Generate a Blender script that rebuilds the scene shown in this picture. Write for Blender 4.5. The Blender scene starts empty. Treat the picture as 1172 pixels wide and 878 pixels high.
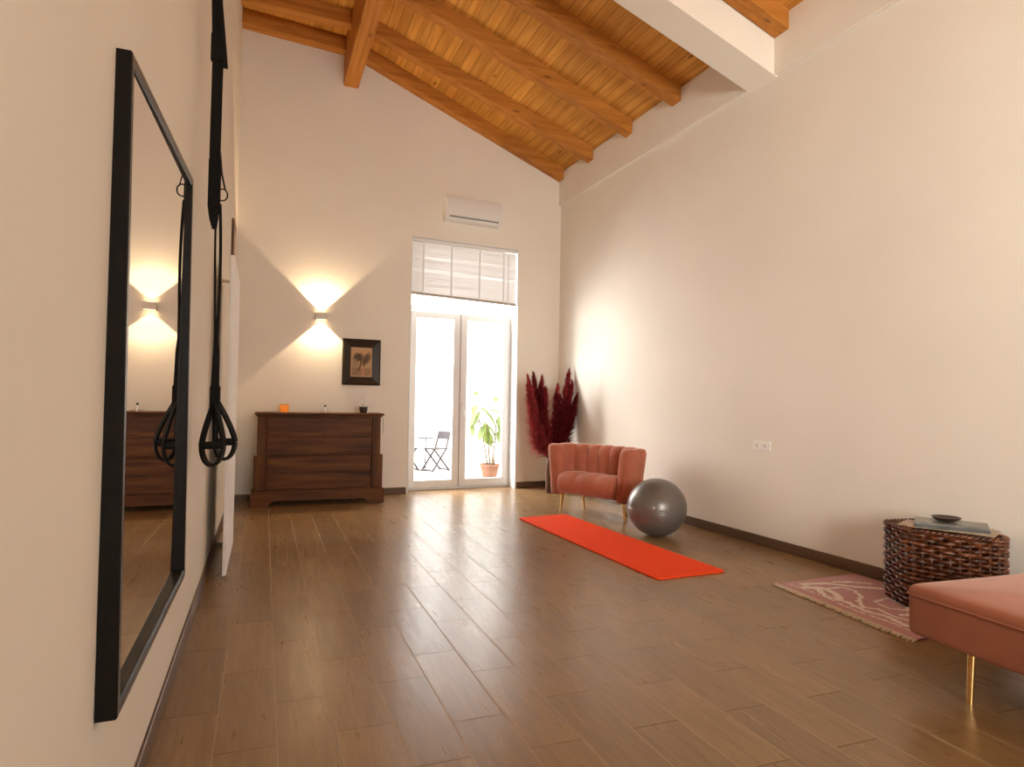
import bpy, bmesh, math, random
from mathutils import Vector, Matrix
R = random.Random(7)
PI = math.pi
SC = bpy.context.scene
COL = SC.collection

# ------------------------------------------------------------------ room dimensions
XL = -0.323                      # left wall plane
XR, YB, AR, AB = 3.751, 8.01, 0.023, 0.088
def rwx(y, off=0.0): return XR + AR * (YB - y) - off          # right wall x at depth y
def bwy(x, off=0.0): return YB + AB * (x - XR) + off          # back wall y at x (off>0 : into the wall)
RX = 0.87                                                     # ridge
def zplank(x): return 4.30 + 0.363 * (3.77 - x) if x > RX else 5.353 - 0.02 * (x - RX)

# ------------------------------------------------------------------ helpers
WM = {}
def wm(o): return WM.get(o.name, Matrix.Identity(4))
def tag(o, label=None, cat=None, group=None, kind=None):
    if label: o['label'] = label
    if cat: o['category'] = cat
    if group: o['group'] = group
    if kind: o['kind'] = kind
    return o
def thing(name, label, cat, loc=(0, 0, 0), group=None, kind=None):
    o = bpy.data.objects.new(name, None); COL.objects.link(o)
    o.empty_display_size = 0.1; o.location = loc
    WM[o.name] = Matrix.Translation(loc)
    return tag(o, label, cat, group, kind)
def obj(name, bm, mat, parent=None, smooth=False, auto=None):
    bmesh.ops.recalc_face_normals(bm, faces=bm.faces[:])
    me = bpy.data.meshes.new(name)
    bm.to_mesh(me); bm.free()
    for m in (mat if isinstance(mat, (list, tuple)) else [mat]): me.materials.append(m)
    if smooth or auto:
        for p in me.polygons: p.use_smooth = True
    if auto:
        me.set_sharp_from_angle(angle=math.radians(auto))
    o = bpy.data.objects.new(name, me); COL.objects.link(o)
    if parent:
        o.parent = parent
        me.transform(wm(parent).inverted())
        WM[o.name] = wm(parent)
    else:                              # origin at the base centre
        bb = [Vector(c) for c in o.bound_box]
        c = Vector((sum(v.x for v in bb) / 8, sum(v.y for v in bb) / 8, min(v.z for v in bb)))
        me.transform(Matrix.Translation(-c)); o.location = c
        WM[o.name] = Matrix.Translation(c)
    return o
def B(): return bmesh.new()
def hexa(bm, P, mi=0):
    """P: 8 points, bottom loop 0-3, top loop 4-7"""
    v = [bm.verts.new(p) for p in P]
    fs = []
    for f in ((0, 3, 2, 1), (4, 5, 6, 7), (0, 1, 5, 4), (1, 2, 6, 5), (2, 3, 7, 6), (3, 0, 4, 7)):
        fc = bm.faces.new([v[i] for i in f]); fc.material_index = mi; fs.append(fc)
    return v, fs
def box(bm, x0, x1, y0, y1, z0, z1, M=None, mi=0):
    P = [Vector(p) for p in ((x0, y0, z0), (x1, y0, z0), (x1, y1, z0), (x0, y1, z0), (x0, y0, z1), (x1, y0, z1), (x1, y1, z1), (x0, y1, z1))]
    if M is not None: P = [M @ p for p in P]
    return hexa(bm, P, mi)
def bev(bm, w, seg=2, ang=30):
    es = [e for e in bm.edges if len(e.link_faces) == 2 and e.calc_face_angle(0) > math.radians(ang)]
    bmesh.ops.bevel(bm, geom=es, offset=w, segments=seg, affect='EDGES', profile=0.5, clamp_overlap=True)
def bbox(x0, x1, y0, y1, z0, z1, w=0.004, seg=2, M=None):
    bm = B(); box(bm, x0, x1, y0, y1, z0, z1, M)
    bmesh.ops.recalc_face_normals(bm, faces=bm.faces[:]); bev(bm, w, seg); return bm
def prism(bm, poly, fn0, fn1):
    """poly list of 2d points; fn maps to 3d for the two caps"""
    a = [bm.verts.new(fn0(*p)) for p in poly]; b = [bm.verts.new(fn1(*p)) for p in poly]
    bm.faces.new(a); bm.faces.new(b[::-1])
    for i in range(len(a)):
        j = (i + 1) % len(a); bm.faces.new((a[i], b[i], b[j], a[j]))
def tube(bm, pts, r, n=8, cap=True, closed=False, flat=None):
    pts = [Vector(p) for p in pts]; N = len(pts)
    rr = r if isinstance(r, (list, tuple)) else [r] * N
    rings = []; prev = None
    for i, p in enumerate(pts):
        if closed: t = pts[(i + 1) % N] - pts[(i - 1) % N]
        else: t = pts[min(i + 1, N - 1)] - pts[max(i - 1, 0)]
        t.normalize()
        if prev is None:
            a = Vector((0, 0, 1)) if abs(t.z) < 0.9 else Vector((1, 0, 0))
            x = (a - t * a.dot(t)).normalized()
        else: x = (prev - t * prev.dot(t)).normalized()
        prev = x; y = t.cross(x)
        rings.append([bm.verts.new(p + (x * math.cos(2 * PI * k / n) + y * math.sin(2 * PI * k / n)) * rr[i]) for k in range(n)])
    M = N if closed else N - 1
    for i in range(M):
        A, C = rings[i], rings[(i + 1) % N]
        for k in range(n):
            bm.faces.new((A[k], A[(k + 1) % n], C[(k + 1) % n], C[k]))
    if cap and not closed:
        bm.faces.new(rings[0][::-1]); bm.faces.new(rings[-1])
def lathe(bm, prof, c=(0, 0, 0), n=32, M=None):
    """prof: list of (r,z)"""
    rings = []
    for r, z in prof:
        if r < 1e-5:
            p = Vector((c[0], c[1], c[2] + z)); p = M @ p if M else p
            rings.append([bm.verts.new(p)])
        else:
            ring = []
            for k in range(n):
                p = Vector((c[0] + r * math.cos(2 * PI * k / n), c[1] + r * math.sin(2 * PI * k / n), c[2] + z))
                ring.append(bm.verts.new(M @ p if M else p))
            rings.append(ring)
    for a, b in zip(rings, rings[1:]):
        for k in range(n):
            k2 = (k + 1) % n
            if len(a) == 1 and len(b) == 1: continue
            if len(a) == 1: bm.faces.new((a[0], b[k2], b[k]))
            elif len(b) == 1: bm.faces.new((a[k], a[k2], b[0]))
            else: bm.faces.new((a[k], a[k2], b[k2], b[k]))
    for ring in (rings[0], rings[-1]):
        if len(ring) > 1: bm.faces.new(ring)
def ribbon(bm, pts, wdir, w, th):
    """flat strap along pts; wdir = width direction, w width list/float, th thickness"""
    pts = [Vector(p) for p in pts]; N = len(pts); prev = None
    wd0 = Vector(wdir).normalized()
    for i, p in enumerate(pts):
        t = (pts[min(i + 1, N - 1)] - pts[max(i - 1, 0)]).normalized()
        wd = (wd0 - t * wd0.dot(t)).normalized()
        nn = t.cross(wd)
        ww = (w[i] if isinstance(w, (list, tuple)) else w) / 2
        ring = [bm.verts.new(p + wd * ww * a + nn * th / 2 * b) for a, b in ((-1, -1), (1, -1), (1, 1), (-1, 1))]
        if prev:
            for k in range(4): bm.faces.new((prev[k], prev[(k + 1) % 4], ring[(k + 1) % 4], ring[k]))
        else: bm.faces.new(ring[::-1])
        prev = ring
    bm.faces.new(prev)
def bez(p, n=16):
    p = [Vector(q) for q in p]; out = []
    for i in range(n + 1):
        t = i / n; q = p[:]
        while len(q) > 1: q = [a.lerp(b, t) for a, b in zip(q, q[1:])]
        out.append(q[0])
    return out

# ------------------------------------------------------------------ materials
def newmat(name):
    m = bpy.data.materials.new(name); m.use_nodes = True
    nt = m.node_tree; nt.nodes.clear()
    out = nt.nodes.new('ShaderNodeOutputMaterial'); b = nt.nodes.new('ShaderNodeBsdfPrincipled')
    nt.links.new(b.outputs[0], out.inputs[0])
    return m, nt, b
def simple(name, c, rough=0.5, metal=0.0, var=0.0, scale=20.0, bump=0.0, spec=0.5, **kw):
    m, nt, b = newmat(name)
    b.inputs['Roughness'].default_value = rough; b.inputs['Metallic'].default_value = metal
    b.inputs['Specular IOR Level'].default_value = spec
    b.inputs['Base Color'].default_value = (*c, 1)
    if var or bump:
        tc = nt.nodes.new('ShaderNodeTexCoord'); n = nt.nodes.new('ShaderNodeTexNoise')
        n.inputs['Scale'].default_value = scale; n.inputs['Detail'].default_value = 5
        nt.links.new(tc.outputs['Object'], n.inputs['Vector'])
        if var:
            r = nt.nodes.new('ShaderNodeValToRGB')
            r.color_ramp.elements[0].position = 0.3; r.color_ramp.elements[1].position = 0.7
            r.color_ramp.elements[0].color = (*[x * (1 - var) for x in c], 1)
            r.color_ramp.elements[1].color = (*[min(1, x * (1 + var)) for x in c], 1)
            nt.links.new(n.outputs['Fac'], r.inputs['Fac']); nt.links.new(r.outputs['Color'], b.inputs['Base Color'])
        if bump:
            bp = nt.nodes.new('ShaderNodeBump'); bp.inputs['Strength'].default_value = bump; bp.inputs['Distance'].default_value = 0.01
            nt.links.new(n.outputs['Fac'], bp.inputs['Height']); nt.links.new(bp.outputs[0], b.inputs['Normal'])
    for k, v in kw.items():
        key = {'sheen': 'Sheen Weight', 'sheenr': 'Sheen Roughness', 'coat': 'Coat Weight', 'alpha': 'Alpha', 'trans': 'Transmission Weight', 'emit': 'Emission Strength', 'sss': 'Subsurface Weight'}[k]
        b.inputs[key].default_value = v
        if k == 'emit': b.inputs['Emission Color'].default_value = (*c, 1)
        if k == 'sheen': b.inputs['Sheen Tint'].default_value = (1, 0.75, 0.65, 1)
    return m
def mth(nt, op, a, b=None, c=None):
    n = nt.nodes.new('ShaderNodeMath'); n.operation = op
    for i, v in enumerate((a, b, c)):
        if v is None: continue
        if isinstance(v, (int, float)): n.inputs[i].default_value = v
        else: nt.links.new(v, n.inputs[i])
    return n.outputs[0]
def ramp(nt, fac, stops):
    r = nt.nodes.new('ShaderNodeValToRGB'); e = r.color_ramp.elements
    while len(e) < len(stops): e.new(0.5)
    for i, (p, c) in enumerate(stops): e[i].position = p; e[i].color = (*c, 1)
    nt.links.new(fac, r.inputs['Fac']); return r.outputs['Color']
def mixc(nt, f, a, b, mode='MIX'):
    n = nt.nodes.new('ShaderNodeMix'); n.data_type = 'RGBA'; n.blend_type = mode
    for i, v in ((0, f), (6, a), (7, b)):
        if isinstance(v, (int, float)): n.inputs[i].default_value = v
        elif isinstance(v, tuple): n.inputs[i].default_value = (*v, 1)
        else: nt.links.new(v, n.inputs[i])
    return n.outputs[2]
def geo_pos(nt):
    g = nt.nodes.new('ShaderNodeNewGeometry'); s = nt.nodes.new('ShaderNodeSeparateXYZ')
    nt.links.new(g.outputs['Position'], s.inputs[0]); return g, s
def comb(nt, x, y, z):
    c = nt.nodes.new('ShaderNodeCombineXYZ')
    for i, v in enumerate((x, y, z)):
        if isinstance(v, (int, float)): c.inputs[i].default_value = v
        else: nt.links.new(v, c.inputs[i])
    return c.outputs[0]
def noise(nt, vec, scale, detail=4, rough=0.5, dist=0.0):
    n = nt.nodes.new('ShaderNodeTexNoise'); n.inputs['Scale'].default_value = scale
    n.inputs['Detail'].default_value = detail; n.inputs['Roughness'].default_value = rough; n.inputs['Distortion'].default_value = dist
    nt.links.new(vec, n.inputs['Vector']); return n.outputs['Fac']

def mat_floor():
    m, nt, b = newmat('wood_look_tile')
    g, s = geo_pos(nt); X, Y = s.outputs[0], s.outputs[1]
    W, L = 0.1955, 0.64
    u = mth(nt, 'DIVIDE', mth(nt, 'SUBTRACT', X, -0.126), W)
    row = mth(nt, 'FLOOR', u); fu = mth(nt, 'SUBTRACT', u, row)
    par = mth(nt, 'ABSOLUTE', mth(nt, 'MODULO', row, 2.0))
    wn = nt.nodes.new('ShaderNodeTexWhiteNoise'); wn.noise_dimensions = '1D'; nt.links.new(row, wn.inputs['W'])
    off = mth(nt, 'ADD', mth(nt, 'MULTIPLY', par, -0.46), mth(nt, 'MULTIPLY', wn.outputs['Value'], 0.12))
    v = mth(nt, 'SUBTRACT', mth(nt, 'DIVIDE', mth(nt, 'SUBTRACT', Y, 0.33), L), off)
    cl = mth(nt, 'FLOOR', v); fv = mth(nt, 'SUBTRACT', v, cl)
    def edge(f, wd): # 1 on grout
        d = mth(nt, 'MINIMUM', f, mth(nt, 'SUBTRACT', 1.0, f)); return d, mth(nt, 'LESS_THAN', d, wd)
    du, gu = edge(fu, 0.0125); dv, gv = edge(fv, 0.0040)
    gr = mth(nt, 'MAXIMUM', gu, gv)
    wc = nt.nodes.new('ShaderNodeTexWhiteNoise'); wc.noise_dimensions = '2D'; nt.links.new(comb(nt, row, cl, 0.0), wc.inputs['Vector'])
    tilev = wc.outputs['Value']
    gx = mth(nt, 'ADD', mth(nt, 'MULTIPLY', X, 16.0), mth(nt, 'MULTIPLY', tilev, 40.0))
    gy = mth(nt, 'ADD', mth(nt, 'MULTIPLY', Y, 1.3), mth(nt, 'MULTIPLY', tilev, 13.0))
    gv1 = noise(nt, comb(nt, gx, gy, tilev), 2.0, 5, 0.58, 0.0)
    gv2 = noise(nt, comb(nt, mth(nt, 'MULTIPLY', gx, 5.0), mth(nt, 'MULTIPLY', gy, 3.0), tilev), 1.5, 3)
    grain = mth(nt, 'ADD', mth(nt, 'MULTIPLY', gv1, 0.6), mth(nt, 'MULTIPLY', gv2, 0.4))
    col = ramp(nt, grain, [(0.25, (0.170, 0.094, 0.035)), (0.47, (0.240, 0.140, 0.055)), (0.60, (0.285, 0.172, 0.071)), (0.80, (0.345, 0.215, 0.095))])
    tint = ramp(nt, tilev, [(0.0, (0.87, 0.87, 0.86)), (1.0, (1.12, 1.11, 1.09))])
    col = mixc(nt, 1.0, col, tint, 'MULTIPLY')
    col = mixc(nt, mth(nt, 'MULTIPLY', gv, 0.8), col, (0.17, 0.115, 0.07))
    col = mixc(nt, mth(nt, 'MULTIPLY', gu, 0.85), col, (0.46, 0.35, 0.24))
    nt.links.new(col, b.inputs['Base Color'])
    h = mth(nt, 'SUBTRACT', mth(nt, 'MULTIPLY', noise(nt, comb(nt, gx, gy, tilev), 1.2, 2), 0.22), mth(nt, 'MULTIPLY', gr, 0.6))
    wav = noise(nt, comb(nt, mth(nt, 'MULTIPLY', X, 5.0), mth(nt, 'MULTIPLY', Y, 2.0), tilev), 1.6, 2)
    h = mth(nt, 'ADD', h, mth(nt, 'MULTIPLY', wav, 0.9))
    bp = nt.nodes.new('ShaderNodeBump'); bp.inputs['Strength'].default_value = 0.30; bp.inputs['Distance'].default_value = 0.006
    nt.links.new(h, bp.inputs['Height']); nt.links.new(bp.outputs[0], b.inputs['Normal'])
    nt.links.new(mth(nt, 'ADD', mth(nt, 'ADD', mth(nt, 'MULTIPLY', gr, 0.5), mth(nt, 'MULTIPLY', gv1, -0.12)), 0.35), b.inputs['Roughness'])
    nt.links.new(mth(nt, 'SUBTRACT', 0.5, mth(nt, 'MULTIPLY', gr, 0.42)), b.inputs['Specular IOR Level'])
    b.inputs['IOR'].default_value = 1.62
    return m
def mat_wall(name, c, bump=0.12):
    m, nt, b = newmat(name); g, s = geo_pos(nt)
    n1 = noise(nt, g.outputs['Position'], 1.2, 3); n2 = noise(nt, g.outputs['Position'], 60, 4)
    col = ramp(nt, n1, [(0.3, tuple(x * 0.97 for x in c)), (0.7, tuple(min(1, x * 1.02) for x in c))])
    nt.links.new(col, b.inputs['Base Color']); b.inputs['Roughness'].default_value = 0.75; b.inputs['Specular IOR Level'].default_value = 0.25
    bp = nt.nodes.new('ShaderNodeBump'); bp.inputs['Strength'].default_value = bump; bp.inputs['Distance'].default_value = 0.003
    nt.links.new(mth(nt, 'ADD', n2, mth(nt, 'MULTIPLY', n1, 3.0)), bp.inputs['Height']); nt.links.new(bp.outputs[0], b.inputs['Normal'])
    return m
def mat_wood(name, stops, axis='x', gs=(1.2, 22, 22), rough=0.45, board=None, knots=False, bump=0.15, spec=0.4):
    """grain runs along `axis` (world)."""
    m, nt, b = newmat(name); g, s = geo_pos(nt); X, Y, Z = s.outputs[0], s.outputs[1], s.outputs[2]
    sc = {'x': (gs[0], gs[1], gs[2]), 'y': (gs[1], gs[0], gs[2]), 'z': (gs[1], gs[2], gs[0])}[axis]
    V = comb(nt, mth(nt, 'MULTIPLY', X, sc[0]), mth(nt, 'MULTIPLY', Y, sc[1]), mth(nt, 'MULTIPLY', Z, sc[2]))
    line = None
    if board:
        bx = mth(nt, 'DIVIDE', X, board); bi = mth(nt, 'FLOOR', bx); fb = mth(nt, 'SUBTRACT', bx, bi)
        wn = nt.nodes.new('ShaderNodeTexWhiteNoise'); wn.noise_dimensions = '1D'; nt.links.new(bi, wn.inputs['W'])
        V = comb(nt, mth(nt, 'MULTIPLY', X, sc[0]), mth(nt, 'ADD', mth(nt, 'MULTIPLY', Y, sc[1]), mth(nt, 'MULTIPLY', wn.outputs['Value'], 30.0)), mth(nt, 'MULTIPLY', Z, 0.0))
        line = mth(nt, 'LESS_THAN', mth(nt, 'MINIMUM', fb, mth(nt, 'SUBTRACT', 1.0, fb)), 0.035)
    n = noise(nt, V, 1.0, 5, 0.55, 0.25)
    col = ramp(nt, n, stops)
    if board:
        tint = ramp(nt, wn.outputs['Value'], [(0.0, (0.82, 0.80, 0.78)), (1.0, (1.1, 1.1, 1.1))])
        col = mixc(nt, 1.0, col, tint, 'MULTIPLY')
        col = mixc(nt, mth(nt, 'MULTIPLY', line, 0.6), col, (0.16, 0.065, 0.018))
    if knots:
        vo = nt.nodes.new('ShaderNodeTexVoronoi'); vo.inputs['Scale'].default_value = 1.0
        kx = {'x': (2.2, 7, 7), 'y': (7, 2.2, 7)}[axis]
        nt.links.new(comb(nt, mth(nt, 'MULTIPLY', X, kx[0]), mth(nt, 'MULTIPLY', Y, kx[1]), mth(nt, 'MULTIPLY', Z, 0 if board else kx[2])), vo.inputs['Vector'])
        kf = ramp(nt, vo.outputs['Distance'], [(0.06, (1, 1, 1)), (0.14, (0, 0, 0))])
        col = mixc(nt, mth(nt, 'MULTIPLY', kf, 0.65), col, (0.13, 0.045, 0.012))
    nt.links.new(col, b.inputs['Base Color']); b.inputs['Roughness'].default_value = rough; b.inputs['Specular IOR Level'].default_value = spec
    bp = nt.nodes.new('ShaderNodeBump'); bp.inputs['Strength'].default_value = bump; bp.inputs['Distance'].default_value = 0.003
    nt.links.new(n, bp.inputs['Height']); nt.links.new(bp.outputs[0], b.inputs['Normal'])
    return m
def mat_glass(name, gloss=0.07, tint=(1, 1, 1)):
    m = bpy.data.materials.new(name); m.use_nodes = True; nt = m.node_tree; nt.nodes.clear()
    out = nt.nodes.new('ShaderNodeOutputMaterial'); t = nt.nodes.new('ShaderNodeBsdfTransparent'); g = nt.nodes.new('ShaderNodeBsdfGlossy')
    t.inputs[0].default_value = (*tint, 1); g.inputs['Roughness'].default_value = 0.02
    mx = nt.nodes.new('ShaderNodeMixShader'); mx.inputs[0].default_value = gloss
    nt.links.new(t.outputs[0], mx.inputs[1]); nt.links.new(g.outputs[0], mx.inputs[2]); nt.links.new(mx.outputs[0], out.inputs[0])
    return m
def attr_mat(name, rough=0.85, sheen=0.0, noise_amt=0.0, bump=0.0):
    m, nt, b = newmat(name)
    a = nt.nodes.new('ShaderNodeVertexColor'); a.layer_name = 'Col'
    nt.links.new(a.outputs['Color'], b.inputs['Base Color']); b.inputs['Roughness'].default_value = rough
    b.inputs['Sheen Weight'].default_value = sheen; b.inputs['Specular IOR Level'].default_value = 0.2
    if bump:
        tc = nt.nodes.new('ShaderNodeTexCoord'); f = noise(nt, tc.outputs['Object'], 260, 2)
        bp = nt.nodes.new('ShaderNodeBump'); bp.inputs['Strength'].default_value = bump; bp.inputs['Distance'].default_value = 0.004
        nt.links.new(f, bp.inputs['Height']); nt.links.new(bp.outputs[0], b.inputs['Normal'])
    return m

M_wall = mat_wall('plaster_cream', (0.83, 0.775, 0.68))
M_wall_dimmed = mat_wall('plaster_cream_left_dimmed', (0.74, 0.675, 0.575))  # same cream plaster, dimmer light on this wall put into its colour
M_white = mat_wall('plaster_white', (0.86, 0.84, 0.80))
M_floor = mat_floor()
ORG = [(0.25, (0.50, 0.21, 0.036)), (0.48, (0.66, 0.31, 0.062)), (0.65, (0.75, 0.38, 0.085)), (0.85, (0.80, 0.43, 0.105))]
BM = [(0.28, (0.34, 0.125, 0.020)), (0.50, (0.47, 0.185, 0.034)), (0.75, (0.56, 0.24, 0.050))]
M_plank = mat_wood('pine_boards', ORG, 'y', (1.5, 26, 26), 0.6, board=0.105, knots=True, spec=0.12)
M_rafter = mat_wood('pine_rafter', BM, 'x', (1.0, 22, 22), 0.55, knots=True, spec=0.15)
M_ridge = mat_wood('pine_ridge_beam', BM, 'y', (1.0, 22, 22), 0.55, knots=True, spec=0.15)
CH = [(0.28, (0.040, 0.012, 0.0025)), (0.5, (0.105, 0.035, 0.006)), (0.74, (0.18, 0.066, 0.012))]
M_chest = mat_wood('walnut_stain_horizontal', CH, 'x', (1.3, 16, 16), 0.5, spec=0.22)
M_chestv = mat_wood('walnut_stain_vertical', CH, 'z', (1.3, 16, 16), 0.5, spec=0.22)
M_chestd = simple('chest_shadow_gap', (0.012, 0.004, 0.002), 0.7)
M_base = mat_wood('baseboard_tile', [(0.3, (0.085, 0.047, 0.026)), (0.7, (0.15, 0.088, 0.05))], 'y', (1.2, 10, 20), 0.4)
M_baseb = mat_wood('baseboard_tile_back', [(0.3, (0.085, 0.047, 0.026)), (0.7, (0.15, 0.088, 0.05))], 'x', (1.2, 10, 20), 0.4)
M_pvc = simple('white_frame', (0.80, 0.79, 0.77), 0.35)
M_grey = simple('grey_gasket', (0.25, 0.24, 0.23), 0.6)
M_blind = simple('blind_slats', (0.86, 0.86, 0.85), 0.4)
M_tape = simple('blind_tape', (0.9, 0.9, 0.88), 0.6)
def _tl(m, f):
    nt = m.node_tree; b = next(n for n in nt.nodes if n.type == 'BSDF_PRINCIPLED'); o = next(n for n in nt.nodes if n.type == 'OUTPUT_MATERIAL')
    t = nt.nodes.new('ShaderNodeBsdfTranslucent'); t.inputs[0].default_value = (0.95, 0.93, 0.90, 1); mx = nt.nodes.new('ShaderNodeMixShader'); mx.inputs[0].default_value = f
    nt.links.new(b.outputs[0], mx.inputs[1]); nt.links.new(t.outputs[0], mx.inputs[2]); nt.links.new(mx.outputs[0], o.inputs[0])
_tl(M_blind, 0.018); _tl(M_tape, 0.04)
M_blindrail = simple('blind_bottom_rail', (0.42, 0.37, 0.31), 0.5)
M_glass = mat_glass('window_glass', 0.05)
M_black = simple('black_frame', (0.008, 0.006, 0.004), 0.45, var=0.2, scale=30, spec=0.18)
M_blackb = simple('black_brown_frame_face', (0.022, 0.013, 0.007), 0.3, spec=0.35)
M_mirror = simple('mirror_glass', (0.90, 0.87, 0.82), 0.0, 1.0)
M_strap = simple('black_webbing', (0.006, 0.005, 0.004), 0.75, var=0.2, scale=200, bump=0.3, spec=0.2)
M_rubber = simple('black_foam_grip', (0.008, 0.007, 0.006), 0.7, spec=0.2)
M_metal = simple('steel', (0.55, 0.54, 0.52), 0.3, 1.0)
M_ac = simple('air_conditioner_shell', (0.80, 0.78, 0.74), 0.3)
M_velvet = simple('terracotta_velvet', (0.44, 0.145, 0.085), 0.8, var=0.10, scale=9, bump=0.05, sheen=0.55, sheenr=0.35, spec=0.2)
M_sofa = simple('terracotta_sofa_velvet', (0.35, 0.122, 0.066), 0.8, var=0.10, scale=5, bump=0.05, sheen=0.4, sheenr=0.35, spec=0.2)
M_brass = simple('brass', (0.78, 0.50, 0.20), 0.25, 1.0)
M_mat = simple('orange_red_foam', (0.86, 0.070, 0.014), 0.8, var=0.04, scale=120, bump=0.15, spec=0.08)
M_mate = simple('dark_red_foam_underside', (0.30, 0.02, 0.008), 0.8)
def mat_ball():
    m, nt, b = newmat('silver_grey_rubber'); tc = nt.nodes.new('ShaderNodeTexCoord'); s = nt.nodes.new('ShaderNodeSeparateXYZ')
    nt.links.new(tc.outputs['Object'], s.inputs[0])
    b.inputs['Base Color'].default_value = (0.17, 0.155, 0.14, 1); b.inputs['Roughness'].default_value = 0.33; b.inputs['Metallic'].default_value = 0.35
    w = mth(nt, 'SINE', mth(nt, 'MULTIPLY', mth(nt, 'ARCSINE', mth(nt, 'MULTIPLY', s.outputs[2], 3.9)), 46.0))
    bp = nt.nodes.new('ShaderNodeBump'); bp.inputs['Strength'].default_value = 0.35; bp.inputs['Distance'].default_value = 0.003
    nt.links.new(w, bp.inputs['Height']); nt.links.new(bp.outputs[0], b.inputs['Normal']); return m
M_ball = mat_ball()
def mat_wicker():
    m, nt, b = newmat('dark_wicker'); g, s = geo_pos(nt)
    V = comb(nt, mth(nt, 'MULTIPLY', s.outputs[0], 14.0), mth(nt, 'MULTIPLY', s.outputs[1], 14.0), mth(nt, 'MULTIPLY', s.outputs[2], 75.0))
    n = noise(nt, V, 1.0, 3)
    nt.links.new(ramp(nt, n, [(0.3, (0.018, 0.006, 0.003)), (0.5, (0.085, 0.024, 0.009)), (0.7, (0.22, 0.075, 0.026))]), b.inputs['Base Color'])
    b.inputs['Roughness'].default_value = 0.35; return m
M_wicker = mat_wicker()
M_plume = [simple('burgundy_plume', (0.21, 0.018, 0.020), 1.0, var=0.3, scale=15, spec=0.05), simple('wine_red_plume', (0.32, 0.042, 0.042), 1.0, var=0.3, scale=15, spec=0.05),
           simple('dark_burgundy_plume', (0.11, 0.010, 0.011), 1.0, var=0.3, scale=15, spec=0.05)]
M_stem = simple('dry_stem', (0.10, 0.02, 0.018), 0.8)
M_vase = simple('brown_ceramic_vase', (0.12, 0.060, 0.035), 0.7, var=0.2, scale=14, spec=0.15)
M_outlet = simple('outlet_plastic', (0.86, 0.84, 0.79), 0.3)
M_dark = simple('outlet_hole', (0.03, 0.028, 0.025), 0.6)
M_sconce = simple('sconce_plaster', (0.75, 0.70, 0.62), 0.6)
M_patio = simple('patio_white_wall', (0.90, 0.90, 0.89), 0.9, var=0.02, scale=2)
M_pfloor = simple('patio_paving', (0.42, 0.40, 0.37), 0.8, var=0.06, scale=5)
M_pchair = simple('patio_chair_grey', (0.022, 0.022, 0.026), 0.6)
M_leaf = simple('young_green_leaf', (0.13, 0.18, 0.05), 0.6, var=0.2, scale=8)
_tl(M_leaf, 0.35); M_leaf.node_tree.nodes['Translucent BSDF'].inputs[0].default_value = (0.22, 0.30, 0.08, 1)
M_branch = simple('pale_brown_stem', (0.14, 0.10, 0.06), 0.8)
M_terra = simple('terracotta_pot', (0.22, 0.10, 0.058), 0.85, var=0.08, scale=12)
M_soil = simple('soil', (0.06, 0.04, 0.03), 0.95, bump=0.6, scale=60)

# ------------------------------------------------------------------ the room shell
Y0 = -3.2                                   # wall behind the camera
XMIN = -3.0
def struct(name, bm, m, **k):
    o = obj(name, bm, m); o['kind'] = 'structure'; return o
bm = B(); box(bm, XL - 0.3, 4.3, Y0 - 0.3, 7.62, -0.1, 0.0); 
hexa(bm, [(XL - 0.3, 7.62, -0.1), (4.3, 7.62, -0.1), (4.3, bwy(4.3, 0.3), -0.1), (XL - 0.3, bwy(XL - 0.3, 0.3), -0.1),
          (XL - 0.3, 7.62, 0), (4.3, 7.62, 0), (4.3, bwy(4.3, 0.3), 0), (XL - 0.3, bwy(XL - 0.3, 0.3), 0)])
struct('floor', bm, M_floor)
# ceiling boards
bm = B()
for xa, xb in ((XL - 0.35, RX), (RX, 4.35)):
    za = 5.353 - 0.02 * (xa - RX) if xa < RX else zplank(RX + 1e-6); zb = zplank(xb) if xb > RX else 5.353
    P = []
    for dz in (0, 0.12):
        P += [(xa, Y0 - 0.3, za + dz), (xb, Y0 - 0.3, zb + dz), (xb, 8.45, zb + dz), (xa, 8.45, za + dz)]
    hexa(bm, P)
struct('ceiling', bm, M_plank)
# left wall
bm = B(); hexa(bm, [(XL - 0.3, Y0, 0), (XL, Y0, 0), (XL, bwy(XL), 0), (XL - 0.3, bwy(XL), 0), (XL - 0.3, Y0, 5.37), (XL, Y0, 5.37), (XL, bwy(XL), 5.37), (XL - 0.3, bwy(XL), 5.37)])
struct('wall_left', bm, M_wall_dimmed)
# right wall + ring beam
bm = B(); T = 4.24
hexa(bm, [(rwx(Y0), Y0, 0), (rwx(Y0) + 0.3, Y0, 0), (rwx(8) + 0.3, 8.02, 0), (rwx(8.01), bwy(rwx(8)), 0), (rwx(Y0), Y0, 4.24), (rwx(Y0) + 0.3, Y0, 4.16), (rwx(8) + 0.3, 8.02, 4.16), (rwx(8.01), bwy(rwx(8)), 4.29)])
struct('wall_right', bm, M_wall)
bm = B(); P = []
for z, zz in ((3.84, 3.84), (4.285, 4.285)):
    P += [(rwx(Y0) - 0.035, Y0, z), (rwx(Y0), Y0, z), (rwx(8.01), bwy(XR), z), (rwx(8.01) - 0.035, bwy(XR - .03), z)]
hexa(bm, P); bmesh.ops.recalc_face_normals(bm, faces=bm.faces[:]); bev(bm, 0.006, 2)
struct('trim_1', bm, M_wall)
tag(SC.objects['trim_1'], 'plastered ring beam ledge along the top of the right wall', 'ledge')
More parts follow.
